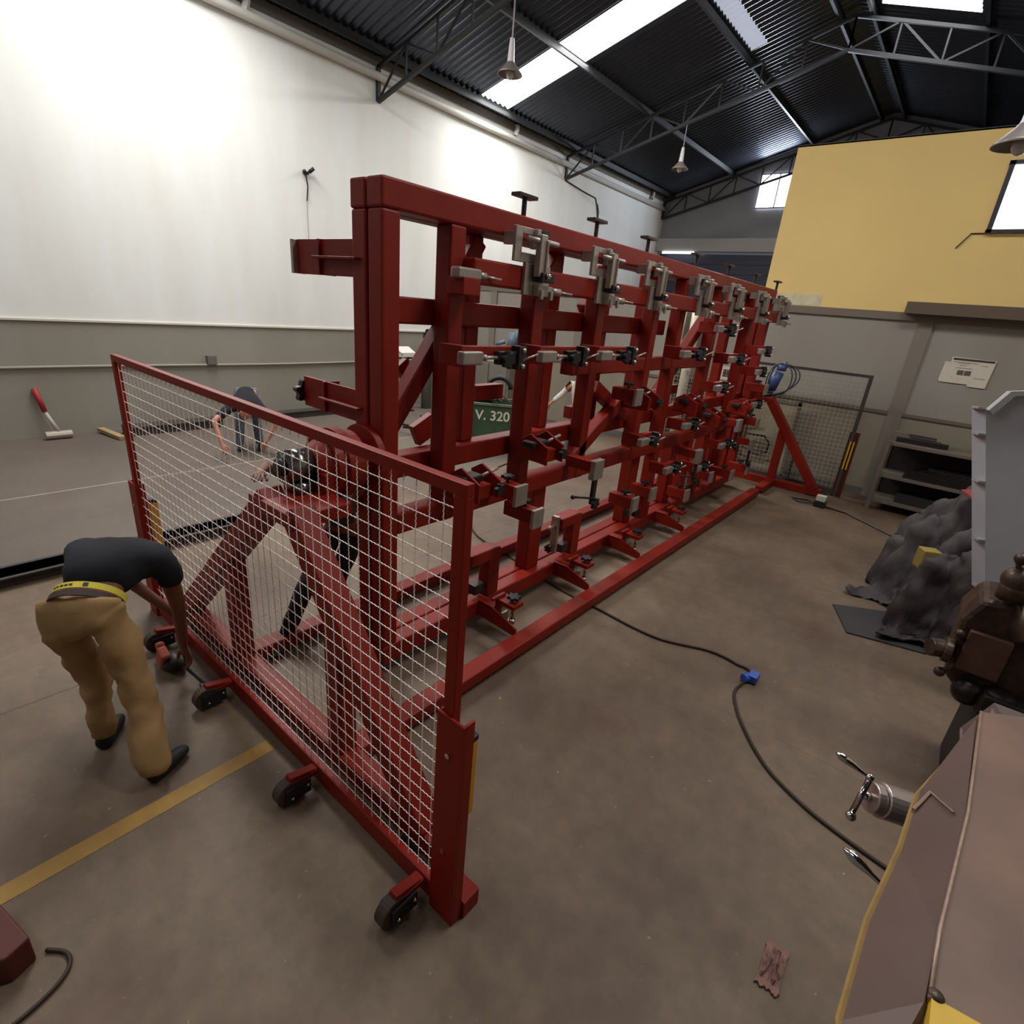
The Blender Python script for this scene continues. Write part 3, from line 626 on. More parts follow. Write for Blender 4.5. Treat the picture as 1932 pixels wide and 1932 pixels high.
part(b, 'rim', mat('green_grey_rim', (110, 112, 96), .6), o)
b = MB()
for sx in (-.38, .38):
    for sy in (-.25, .25): bbx(b, sx - .04, sx + .04, sy - .04, sy + .04, 0, .05)
part(b, 'foot', DSTEEL, o)
def text(body, size, loc, rot, m, name, parent, depth=.002):
    cu = bpy.data.curves.new(name, 'FONT'); cu.body = body; cu.size = size; cu.extrude = depth; cu.align_x = 'CENTER'; cu.offset = size * .018
    t = bpy.data.objects.new(name, cu); C.objects.link(t); cu.materials.append(m)
    t.rotation_euler = rot; t.location = loc
    dg = bpy.context.evaluated_depsgraph_get(); me = bpy.data.meshes.new_from_object(t.evaluated_get(dg))
    mo_ = bpy.data.objects.new(name, me); C.objects.link(mo_); mo_.rotation_euler = rot; mo_.location = loc
    bpy.data.objects.remove(t)
    if parent: mo_.parent = parent; mo_.matrix_parent_inverse = Matrix.Translation(-Vector(parent.location))
    return mo_
text('V. 320', .25, bp(-.02, -.364, .57), (math.radians(90), 0, math.radians(38)), mat('white_lettering', (214, 212, 190), .7), 'lettering', o)
# scrap on the bin
o = thing('bin_contents', 'tangle of dark metal scrap and a curved guard heaped in the green bin', 'scrap', bp(0, 0, .86))
c0 = V3(*bp(0, 0, .9))
for k in range(12):
    c = c0 + V3(rnd.uniform(-.3, .3), rnd.uniform(-.25, .25), rnd.uniform(-.03, .12)); d = V3(rnd.uniform(-1, 1), rnd.uniform(-1, 1), rnd.uniform(-.2, .8)).normalized() * rnd.uniform(.2, .4)
    part(MB().bar(c - d * .5, c + d * .5, .05, .03), 'scrap_piece', (DSTEEL, BLACK, BROWND)[k % 3], o)
arc = [c0 + BR @ V3(.05 + .22 * math.cos(t), 0, .22 + .2 * math.sin(t)) for t in [math.pi * k / 10 for k in range(11)]]
part(MB().tube(arc, .045, 8), 'curved_guard', BLACK, o, smooth=True)
part(MB().box(c0 + V3(-.4, -.1, .05), (.28, .2, .2)), 'carton', mat('cardboard', (150, 126, 98), .9), o)
# grey cabinet and pedestal grinder on the dividing wall
o = thing('steel_cabinet', 'dull grey steel cabinet standing against the dividing wall behind the bin', 'cabinet', (-9.2, 10.6, 0))
part(MB().bb(-9.9, -8.6, 10.35, 10.95, 0, 1.28), 'cabinet_body', mat('cabinet_grey', (128, 122, 112), .6, 0, .15, 3), o, bevel=.01)
part(MB().bb(-9.85, -9.27, 10.32, 10.35, .06, 1.22), 'door', MATS['cabinet_grey'], o); part(MB().bb(-9.23, -8.65, 10.32, 10.35, .06, 1.22), 'door', MATS['cabinet_grey'], o)
o = thing('electric_hoist_motor', 'pale blue grey electric motor with an orange and white cap on the cabinet', 'motor', (-8.75, 10.5, 1.28))
part(MB().cyl((-8.75, 10.5, 1.34), (-8.72, 10.5, 1.62), .12, 16, .1), 'cap', mat('white_orange_cap', (226, 200, 160), .5, rgb2=(214, 140, 40), scale=6), o, smooth=True)
part(MB().cyl((-8.72, 10.5, 1.6), (-8.68, 10.5, 2.0), .14, 16, .1).cyl((-8.85, 10.4, 1.78), (-9.05, 10.3, 1.7), .05, 10).cyl((-8.6, 10.5, 1.7), (-8.58, 10.5, 2.05), .05, 10), 'motor_body', mat('pale_blue_enamel', (104, 122, 136), .45, 0, .3, 9), o, smooth=True)
part(MB().cyl((-8.75, 10.5, 1.28), (-8.75, 10.5, 1.34), .14, 12), 'mount_foot', DSTEEL, o)
# notices on the divider behind the frame
o = thing('wall_notice', 'small grey and red notice on the grey divider seen between the red posts', 'notice', (-5.1, YM - .02, 1.75))
part(MB().bb(-5.35, -5.08, YM - .012, YM - .004, 1.62, 1.86), 'sheet', PAPER, o); part(MB().bb(-5.02, -4.78, YM - .012, YM - .004, 1.62, 1.84), 'red_panel', mat('notice_red', (140, 30, 26)), o)
o = thing('wall_notice', 'pale paper notice with a dark printed block on the divider near the far end post', 'notice', (-3.4, YM - .02, 1.72))
part(MB().bb(-3.75, -3.15, YM - .012, YM - .004, 1.6, 1.86), 'sheet', PAPER, o); part(MB().bb(-3.7, -3.5, YM - .016, YM - .012, 1.66, 1.8), 'printed_block', INK, o); part(MB().bb(-3.4, -3.25, YM - .016, YM - .012, 1.64, 1.82), 'red_panel', MATS['notice_red'], o)
# pipes on divider
tag(MB().cyl((-4.72, YM - .15, .0), (-4.72, YM - .15, 2.85), .1, 14).build('white_pipe', mat('cream_pipe', (208, 200, 178), .5), smooth=True), 'left of the two cream vertical pipes on the divider behind the rig', 'pipe', 'cream pipes on the divider')
tag(MB().cyl((-4.4, YM - .15, .0), (-4.4, YM - .15, 2.85), .1, 14).build('white_pipe', MATS['cream_pipe'], smooth=True), 'right of the two cream vertical pipes on the divider behind the rig', 'pipe', 'cream pipes on the divider')
# poster
o = thing('work_instruction_poster', 'cream multi-sheet work instruction poster on the grey wall above the shelf', 'poster', (0, YM - .02, 2.3))
def quad(mb, pts, t=.004): return mb.prism([(x, YM - .022, z) for x, z in pts], (0, t, 0))
part(quad(MB(), [(-.32, 2.1), (-.31, 2.38), (-.24, 2.38), (-.24, 2.46), (.3, 2.45), (.28, 2.04), (.06, 2.04), (.05, 2.07), (-.3, 2.07)]), 'poster_sheet', PAPER, o)
b = MB(); b.bb(-.22, .285, YM - .026, YM - .022, 2.415, 2.445); part(b, 'title_band', INK, o)
b = MB(); b.bb(-.12, -.04, YM - .026, YM - .022, 2.2, 2.27).bb(-.03, .05, YM - .026, YM - .022, 2.2, 2.27); part(b, 'printed_figure', mat('figure_ink', (96, 86, 78)), o)
b = MB()
for z_, xa, xb in ((2.37, -.15, .0), (2.34, -.12, -.03), (2.36, .14, .22), (2.15, -.18, -.16), (2.12, -.08, -.07), (2.17, .1, .24), (2.3, -.16, .05), (2.385, -.2, .1)): b.bb(xa, xb, YM - .026, YM - .022, z_, z_ + .01)
part(b, 'text_line', mat('faint_ink', (168, 156, 140)), o)
# leaning framed panel and pipe loop behind the far stand
o = thing('leaning_panel', 'beige framed panel leaning on the wall behind the far stand', 'panel', (-2.4, 10.85, 0))
part(MB().bb(-2.95, -2.15, 10.84, 10.87, .1, 1.36), 'panel_sheet', mat('beige_sheet', (158, 146, 122), .7), o)
part(MB().bb(-3.0, -2.94, 10.82, 10.9, .05, 1.44).bb(-2.16, -2.1, 10.82, 10.9, .05, 1.44).bb(-3.0, -2.1, 10.82, 10.9, 1.36, 1.44).bb(-3.0, -2.1, 10.82, 10.9, .02, .08), 'panel_frame', mat('panel_frame_brown', (112, 100, 84), .6), o, bevel=.004)
o = thing('pipe_loop_stand', 'dark thin tube stand with a rounded loop behind the far stand upright', 'stand', (-2.55, 10.7, 0))
part(MB().tube([(-3.05, 10.7, .0), (-3.02, 10.7, .95), (-2.72, 10.7, .98)], .02, 8), 'tube_leg', DSTEEL, o)
part(MB().tube([(-1.98, 10.7, .0), (-1.98, 10.7, .75)], .02, 8), 'tube_leg', DSTEEL, o)
part(MB().tube([(-2.9, 10.7, .72), (-2.55, 10.7, .74), (-2.44, 10.7, .62), (-2.45, 10.7, .46), (-2.6, 10.7, .38), (-2.8, 10.7, .42), (-2.92, 10.7, .5)], .018, 8), 'loop', DSTEEL, o)
# welding helmet like unit, switch on the floor with cable
o = thing('floor_switch_box', 'small grey and black switch box with cable on the floor by the far stand', 'switch', (-1.2, 9.62, 0))
part(MB().bb(-1.28, -1.12, 9.5, 9.66, 0, .1), 'box_base', BLACK, o, bevel=.006); part(MB().bb(-1.27, -1.13, 9.52, 9.64, .1, .19), 'box_cover', mat('pale_cover', (196, 190, 178), .5), o, bevel=.008)
part(MB().tube([(-1.28, 9.55, .03), (-1.5, 9.5, .02), (-1.62, 9.62, .02), (-1.4, 9.72, .02), (-1.27, 9.6, .03)], .012), 'cable_loop', BLACK, o)
tag(MB().tube([(-1.12, 9.6, .02), (-.8, 9.55, .015), (-.5, 9.3, .015), (-.15, 9.0, .015), (.05, 8.7, .015), (.1, 8.3, .015)], .014).build('floor_cable', DSTEEL), 'dark cable on the floor running from the switch box to the tarpaulin heap', 'cable')
# shelf rack
o = thing('shelf_rack', 'low grey steel shelf rack with dark clutter against the grey wall', 'shelf', (.3, 10.6, 0))
sx0, sx1, sy0, sy1 = -.62, 1.3, 10.25, 10.85
SH = mat('shelf_steel', (120, 108, 98), .6, .2, .15, 5)
for xx in (sx0, sx1):
    for yy in (sy0, sy1): part(MB().bb(xx - .03, xx + .03, yy - .03, yy + .03, 0, 1.14), 'upright', SH, o)
for zz in (.16, .58, 1.1): part(MB().bb(sx0, sx1, sy0, sy1, zz - .03, zz + .02), 'shelf_board', SH, o, bevel=.004)
part(MB().bb(sx0, sx1, sy1 - .01, sy1 + .01, .16, 1.1), 'back_sheet', mat('shelf_back', (52, 44, 42), .8), o)
o = thing('stored_plates', 'stack of dark flat plates lying on the middle shelf of the rack', 'plates', (.3, 10.5, .6))
for k in range(6): part(MB().box((.35 + .05 * math.sin(k * 2), 10.5, .62 + .035 * k), (1.3 - .12 * k, .4, .028), Matrix.Rotation(.05 * math.sin(k * 3), 3, 'Z')), 'plate', (DSTEEL, BLACK)[k % 2], o)
o = thing('machine_vise', 'dark metal vise with pale jaw lying on top of the shelf rack', 'vise', (-.35, 10.5, 1.12))
part(MB().bb(-.55, .02, 10.42, 10.58, 1.121, 1.2).cyl((-.4, 10.5, 1.2), (-.05, 10.5, 1.2), .06, 10), 'vise_body', DSTEEL, o, bevel=.006)
part(MB().prism([(-.62, 10.44, 1.18), (-.5, 10.44, 1.14), (-.38, 10.44, 1.2), (-.42, 10.44, 1.27), (-.6, 10.44, 1.27)], (0, .12, 0)), 'jaw', SH, o)
part(MB().bb(-.02, .12, 10.44, 10.56, 1.12, 1.19), 'screw_block', BLACK, o)
tag(MB().cyl((-.45, 10.68, 0.3), (-.45, 10.68, .3), .01).bb(-.3, .6, 10.35, 10.7, .185, .32).build('dark_crate', mat('dark_crate', (40, 34, 34), .8)), 'dark low crate on the bottom shelf of the rack', 'crate')
# tarpaulin heap : draped grid
def drape(name, cx, cy, rx, ry, h, m, seed, lab, cat, amp=.16):
    """crumpled sheet over a heap: ridged folds from several warped directions"""
    r_ = random.Random(seed); n = 64; mb = MB(); vs = []; fs = []
    waves = [(r_.uniform(0, 6.3), r_.uniform(2.2, 8.5), r_.uniform(0, 6.3)) for _ in range(9)]
    for i in range(n + 1):
        for j in range(n + 1):
            u, v = i / n * 2 - 1, j / n * 2 - 1
            rr = min(1.2, math.hypot(u, v)); z = h * max(0, 1 - rr ** 2.2) ** .7
            f = 0; uu, vv = u + .18 * math.sin(3 * v + seed), v + .18 * math.sin(4 * u + 2 * seed)
            for k, (dr, fr_, ph) in enumerate(waves):
                f += (1 - 2 * abs(math.sin((uu * math.cos(dr) + vv * math.sin(dr)) * fr_ * .8 + ph))) * (1.2 / (1 + .35 * k))
            f *= amp / 2.2; k_ = 1 + .9 * f * min(1, rr * 1.5)
            vs.append((cx + u * rx * k_, cy + v * ry * k_, max(.012, z * (1 + .8 * f) + f * (1 if z > .05 else .2))))
    for i in range(n):
        for j in range(n): q = i * (n + 1) + j; fs.append((q, q + 1, q + n + 2, q + n + 1))
    mb.add(vs, fs); o_ = mb.build(name, m, smooth=True)
    if h > .2:
        for sc, st in ((.3, .16), (.12, .05)):
            t = bpy.data.textures.new(name, 'CLOUDS'); t.noise_scale = sc; t.noise_type = 'HARD_NOISE'; t.noise_depth = 3
            d = o_.modifiers.new('creases', 'DISPLACE'); d.texture = t; d.strength = -st; d.mid_level = .45; d.texture_coords = 'GLOBAL'
    s_ = o_.modifiers.new('thick', 'SOLIDIFY'); s_.thickness = .01
    return tag(o_, lab, cat)
drape('tarpaulin', .5, 7.0, .72, .62, 1.25, mat('grey_tarpaulin', (78, 70, 70), .75, 0, .3, 6, .4), 4, 'crumpled grey tarpaulin draped over a heap beside the grey steel box', 'tarpaulin')
drape('tarpaulin', .58, 6.12, .52, .5, .8, TARP, 9, 'dark brown tarpaulin bulging on the floor in front of the grey one', 'tarpaulin')
o = tag(MB().box((.24, 6.5, .6), (.16, .14, .2), Matrix.Rotation(.5, 3, 'Z')).build('yellow_box', mat('yellow_box', (150, 128, 60), .7), bevel=.01), 'dull yellow box corner peeking out between the two tarpaulins', 'box')
tag(MB().prism([(.3, 6.85, 1.26), (.5, 6.98, 1.3), (.62, 6.8, 1.26), (.46, 6.7, 1.2)], (0, 0, .02)).build('red_cloth', mat('red_cloth', (140, 58, 54), .9)), 'small faded red cloth on top of the grey tarpaulin', 'cloth')
mm = MB()
pts = [(-.36, 5.98), (-.15, 5.46), (.45, 5.62), (.75, 5.9), (.6, 6.35), (.15, 6.3)]
mm.prism([(x, y, .002) for x, y in pts], (0, 0, .012))
tag(mm.build('rubber_mat', mat('rubber_mat', (58, 54, 55), .7, 0, .2, 6)), 'dark grey rubber mat flat on the floor in front of the tarpaulins', 'mat')
# grey steel box panel: leaning slightly, ribs on its left side
o = thing('grey_steel_housing', 'tall light grey painted steel housing with ribbed side standing behind the dark machine', 'steel housing', (.8, 5.1, 0))
A, B_, Cc, D = V3(.6, 5.0, .86), V3(.14, 5.0, 2.33), V3(.84, 5.15, 2.46), V3(1.3, 5.15, .86)
def lerp2(u, v): return (A.lerp(D, u)).lerp(B_.lerp(Cc, u), v)
nrm = (D - A).cross(B_ - A).normalized()
if nrm.y > 0: nrm = -nrm
pl = [lerp2(0, .06), lerp2(.12, 0), lerp2(1, 0), lerp2(1, 1), lerp2(.16, 1), lerp2(0, .92)]
part(MB().prism(pl, -nrm * .02), 'front_plate', GREYP, o)
part(MB().prism([lerp2(0, .06), lerp2(.12, 0), lerp2(.14, .01), lerp2(.03, .07)], nrm * .07).prism([lerp2(0, .92), lerp2(.16, 1), lerp2(.19, .98), lerp2(.03, .9)], nrm * .07).prism([lerp2(.16, 1), lerp2(1, 1), lerp2(1, .98), lerp2(.19, .98)], nrm * .07).prism([lerp2(.12, 0), lerp2(1, 0), lerp2(1, .02), lerp2(.12, .02)], nrm * .07), 'edge_flange', mat('grey_paint_light', (156, 155, 157), .5), o)
left = (A - D).normalized()
part(MB().prism([lerp2(0, .06), lerp2(0, .92), lerp2(0, .92) + left * .05 - nrm * .12, lerp2(0, .06) + left * .05 - nrm * .12], -nrm * .01), 'side_plate', GREYP, o)
for v in (.06, .3, .58, .8, .92):
    p = lerp2(0, v); part(MB().prism([p, p + left * .05 - nrm * .12, p + left * .065 - nrm * .08, p + left * .05 + nrm * .02], (0, 0, .015)), 'side_rib', MATS['grey_paint_light'], o)
part(MB().bb(.75, 1.25, 5.15, 5.5, 0, .96), 'support_block', mat('dark_block', (40, 34, 34), .8), o)
# dark cast machine
o = thing('drilling_machine_head', 'oily brown cast iron machine with ball lever on a black column, right edge', 'machine', (.75, 3.95, 0))
part(MB().bb(.62, 1.2, 3.75, 4.3, 0, .75), 'column', mat('black_column', (20, 16, 16), .6), o, bevel=.01)
part(MB().prism([(.43, 3.9, .72), (.4, 3.9, 1.1), (.46, 3.9, 1.25), (.72, 3.9, 1.3), (.95, 3.9, 1.2), (1.0, 3.9, .6), (.6, 3.9, .56)], (0, .4, 0)), 'cast_body', CAST, o, bevel=.03)
part(MB().bb(.46, .66, 3.86, 3.9, .8, 1.06), 'cover_plate', mat('oily_cover', (108, 76, 64), .4, .1, .3, 8), o, bevel=.006)
part(MB().cyl((.38, 3.85, .9), (.31, 3.81, .9), .055, 20).cyl((.42, 3.85, .9), (.38, 3.85, .9), .075, 20), 'feed_collar', CAST, o, bevel=.006)
part(MB().sph((.4, 3.8, .77), .03).cyl((.4, 3.8, .77), (.48, 3.9, .82), .014), 'knob', CAST, o, smooth=True)
part(MB().sph((.42, 3.84, 1.03), .026).cyl((.42, 3.84, 1.03), (.45, 3.9, .98), .014), 'knob', CAST, o, smooth=True)
part(MB().cyl((.62, 3.85, 1.2), (.95, 3.95, 1.24), .11, 20), 'spindle_drum', mat('worn_steel_drum', (120, 104, 94), .35, .7, .3, 8), o, smooth=True)
part(MB().sph((.56, 3.9, 1.42), .08, 14, 8).sph((.53, 3.88, 1.55), .035).cyl((.55, 3.9, 1.45), (.52, 3.88, 1.54), .014).cyl((.56, 3.9, 1.3), (.56, 3.9, 1.42), .07), 'ball_lever', CAST, o, smooth=True)
part(MB().sph((.7, 3.86, .66), .12, 14, 8).sph((.56, 3.86, .68), .08).sph((.86, 3.86, .62), .12).cyl((.7, 3.86, .3), (.7, 3.86, .6), .05).cyl((.84, 3.86, .3), (.84, 3.86, .6), .05), 'lower_casting', mat('black_oily', (42, 30, 26), .4, .3, .4, 9, .6), o, smooth=True)
for k in range(5): part(MB().cyl((.66 + .06 * k, 3.7, .1 + .05 * k), (.66 + .06 * k, 3.74, .12 + .05 * k), .035, 12), 'bolt_head', DSTEEL, o)
# floor extension cable with blue connector
cp = [(-8.9, 9.4), (-6.2, 8.2), (-5.5, 6.2), (-4.2, 4.55), (-3.35, 4.25), (-2.71, 4.09), (-2.3, 4.03), (-1.96, 4.01), (-1.62, 3.98), (-1.34, 4.0), (-1.02, 4.14), (-.86, 4.16), (-.75, 4.14), (-.66, 4.14), (-.6, 4.08)]
def smooth_pts(P, z=.012, n=6):
    P = [V3(a[0], a[1], z) for a in P]; out = []
    for i in range(len(P) - 1):
        p0, p1, p2, p3 = P[max(i - 1, 0)], P[i], P[i + 1], P[min(i + 2, len(P) - 1)]
        for k in range(n):
            t = k / n; out.append(.5 * ((2 * p1) + (p2 - p0) * t + (2 * p0 - 5 * p1 + 4 * p2 - p3) * t * t + (3 * p1 - p0 - 3 * p2 + p3) * t ** 3))
    return out + [P[-1]]
CAB = mat('brown_cable', (52, 34, 24), .6)
o = thing('extension_cable', 'brown cable with a bright blue connector snaking across the open floor', 'cable', (-.6, 4.0, 0))
part(MB().tube(smooth_pts(cp), .011, 8), 'cable_run', CAB, o, smooth=True)
part(MB().tube(smooth_pts([(-.63, 3.93), (-.64, 3.76), (-.55, 3.55), (-.42, 3.36), (-.32, 3.24), (-.2, 3.13), (-.02, 3.03), (.15, 2.97), (.44, 2.91), (.9, 2.85)]), .011, 8), 'cable_run', CAB, o, smooth=True)
part(MB().cyl((-.64, 3.95, .035), (-.58, 4.06, .035), .036, 14).bb(-.62, -.55, 3.97, 4.07, .01, .07).cyl((-.58, 4.06, .035), (-.57, 4.1, .03), .02, 10), 'blue_connector', mat('blue_plastic', (46, 84, 176), .4), o, bevel=.004)
# rag
drape('crumpled_rag', .11, 2.0, .045, .115, .05, mat('pinkish_rag', (150, 112, 102), .9, 0, .35, 22, .6), 5, 'small crumpled pinkish rag lying on the floor at the bottom right', 'rag', amp=.08)
# red object at lower left corner with cable
o = thing('red_machine_foot', 'dark red painted machine corner entering at the lower left edge', 'machine part', (-2.3, -.2, 0))
part(MB().prism([(-2.5, -.12, 0), (-2.16, -.05, 0), (-2.13, -.13, 0), (-2.3, -.42, 0), (-2.6, -.4, 0)], (0, 0, .14)), 'red_block', mat('darkened_red_paint', (84, 26, 16), .6), o, bevel=.01)
tag(MB().tube(smooth_pts([(-2.17, -.02), (-2.1, .03), (-2.03, .02), (-1.98, -.06), (-1.96, -.2), (-2.0, -.4)], .01), .008, 8).build('thin_cable', CAB, smooth=True), 'thin brown cable curling on the floor beside the red machine corner', 'cable')
# foreground brown machine table
o = thing('brown_machine_table', 'large worn brown steel machine table with yellow edges in the lower right foreground', 'machine table', (.6, 1.4, 0))
T = [(.327, 1.92, 1.6), (1.3, 2.6, 1.6), (1.6, 1.2, 1.6), (.6, .955, 1.6), (.255, .905, 1.6), (.262, 1.05, 1.6), (.3, 1.42, 1.6)]
part(MB().prism(T, (0, 0, -.03)), 'table_top', BROWNT, o)
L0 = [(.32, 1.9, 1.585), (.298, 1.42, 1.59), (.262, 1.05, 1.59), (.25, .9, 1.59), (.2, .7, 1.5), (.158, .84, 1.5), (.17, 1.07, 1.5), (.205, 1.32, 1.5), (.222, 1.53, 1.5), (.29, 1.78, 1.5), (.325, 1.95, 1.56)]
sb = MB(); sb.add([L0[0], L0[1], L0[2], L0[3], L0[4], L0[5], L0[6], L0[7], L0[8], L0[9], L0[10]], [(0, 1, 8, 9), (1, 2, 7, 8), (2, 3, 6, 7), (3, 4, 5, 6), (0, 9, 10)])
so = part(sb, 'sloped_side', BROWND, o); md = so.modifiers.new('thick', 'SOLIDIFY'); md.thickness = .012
part(MB().tube([L0[9], L0[8], L0[7], L0[6], L0[5], L0[4]], .0062, 6), 'yellow_edge', mat('worn_yellow_edge', (150, 118, 58), .6, 0, .3, 12), o)
part(MB().tube([(T[0][0], T[0][1], 1.6), (T[6][0], T[6][1], 1.6), (T[5][0], T[5][1], 1.6), (T[4][0], T[4][1], 1.6)], .0042, 6), 'weld_bead', mat('pale_weld', (170, 142, 124), .4, .3, .3, 40), o, smooth=True)
part(MB().prism([(.256, .908, 1.603), (.6, .957, 1.603), (1.6, 1.2, 1.603), (1.6, .4, 1.6), (.25, .5, 1.6)], (0, 0, -.03)), 'yellow_front', mat('yellow_front_paint', (214, 172, 40), .5, 0, .1, 8), o)
part(MB().bb(.5, 1.4, 1.0, 2.0, 0, 1.57), 'table_base', mat('dark_base', (48, 38, 34), .7), o)
part(MB().tube([(.218, 1.46, 1.512), (.232, 1.5, 1.52), (.244, 1.535, 1.53)], .004, 6).tube([(.244, 1.535, 1.53), (.262, 1.48, 1.556), (.28, 1.43, 1.58)], .0025, 6), 'weld_bead', MATS['pale_weld'], o)
part(MB().sph((.262, .915, 1.603), .012, 12, 6, (1, 1, .4)), 'rusty_bolt', CAST, o, smooth=True)
part(MB().prism([(.36, 2.3, 1.3), (.42, 2.35, 1.42), (.75, 2.4, 1.4), (.6, 2.1, 1.3), (.38, 2.0, 1.25)], (0, 0, .01)), 'guard_sheet', BROWND, o)
# crank handles protruding
hd = part(MB().cyl((.28, 1.92, 1.16), (.19, 1.86, 1.185), .058, 24).cyl((.19, 1.86, 1.185), (.165, 1.845, 1.19), .05, 24), 'feed_collar', mat('satin_steel', (205, 190, 182), .3, .8), o, bevel=.004, smooth=False)
part(MB().cyl((.165, 1.845, 1.19), (.145, 1.83, 1.195), .014, 10).bar((.147, 1.845, 1.25), (.135, 1.79, 1.14), .018, .016).sph((.135, 1.785, 1.13), .017).sph((.147, 1.85, 1.255), .014).lathe((.147, 1.85, 1.255), (-1, -.1, .35), [(.005, 0), (.007, .03), (.014, .08), (.013, .1), (.004, .115)], 12), 'crank_handle', CHROME, hd, smooth=True)
part(MB().lathe((.245, 1.5, 1.2), (-.95, .2, .25), [(.006, 0), (.008, .04), (.016, .08), (.015, .1), (.004, .12)], 12).cyl((.245, 1.5, 1.2), (.5, 1.45, 1.13), .008, 8), 'second_crank_grip', CHROME, o, smooth=True)
# ------------------------------------------------------------------ people
def hand(name, wrist, palm_dir, side_dir, m, parent, s=1.0, curl=.5):
    """palm plus five fingers as skinned chains in one mesh"""
    w_ = Vector(wrist); d = Vector(palm_dir).normalized(); sd = Vector(side_dir); sd = (sd - d * sd.dot(d)).normalized(); n = d.cross(sd)
    N = [(*w_, .026 * s, .02 * s)]; E_ = []
    def add(p, r, par): N.append((*p, r, r)); E_.append((par, len(N) - 1)); return len(N) - 1
    pc = add(w_ + d * .045 * s, .032 * s, 0); 
    for k, (off, L, r) in enumerate(((-.028, .065, .0095), (-.009, .078, .0105), (.010, .074, .0105), (.028, .056, .009))):
        a = add(w_ + d * .085 * s + sd * off * s, r * 1.15 * s, pc)
        c1 = w_ + d * (.085 + L * .45) * s + sd * off * 1.1 * s + n * L * .25 * curl * s
        b = add(c1, r * s, a); c2 = c1 + (d * (1 - curl) + n * curl).normalized() * L * .38 * s; c_ = add(c2, r * .9 * s, b)
        add(c2 + (d * (1 - 1.5 * curl) + n * curl * 1.3).normalized() * L * .3 * s, r * .75 * s, c_)
    t1 = add(w_ + d * .04 * s - sd * .036 * s + n * .012 * s, .013 * s, pc); t2 = add(w_ + d * .075 * s - sd * .058 * s + n * .022 * s, .011 * s, t1)
    add(w_ + d * .1 * s - sd * .056 * s + n * .034 * s, .009 * s, t2)
    return N, E_

def person(label, loc, body, clothes, extra=()):
    o = thing('person', label, 'person', loc)
    nodes, edges, m = body
    skinned('body', m, nodes, edges, o, 2)
    for nm, mt, nn, ee, wr in clothes: skinned(nm, mt, nn, ee, o, 2, wr)
    return o
def merge(N, E_, N2, E2, at):
    """attach chain N2 (its first node replaces nothing) to node index at"""
    k = len(N); N += N2; E_ += [(a + k, b + k) for a, b in E2]; E_.append((at, k)); return N, E_

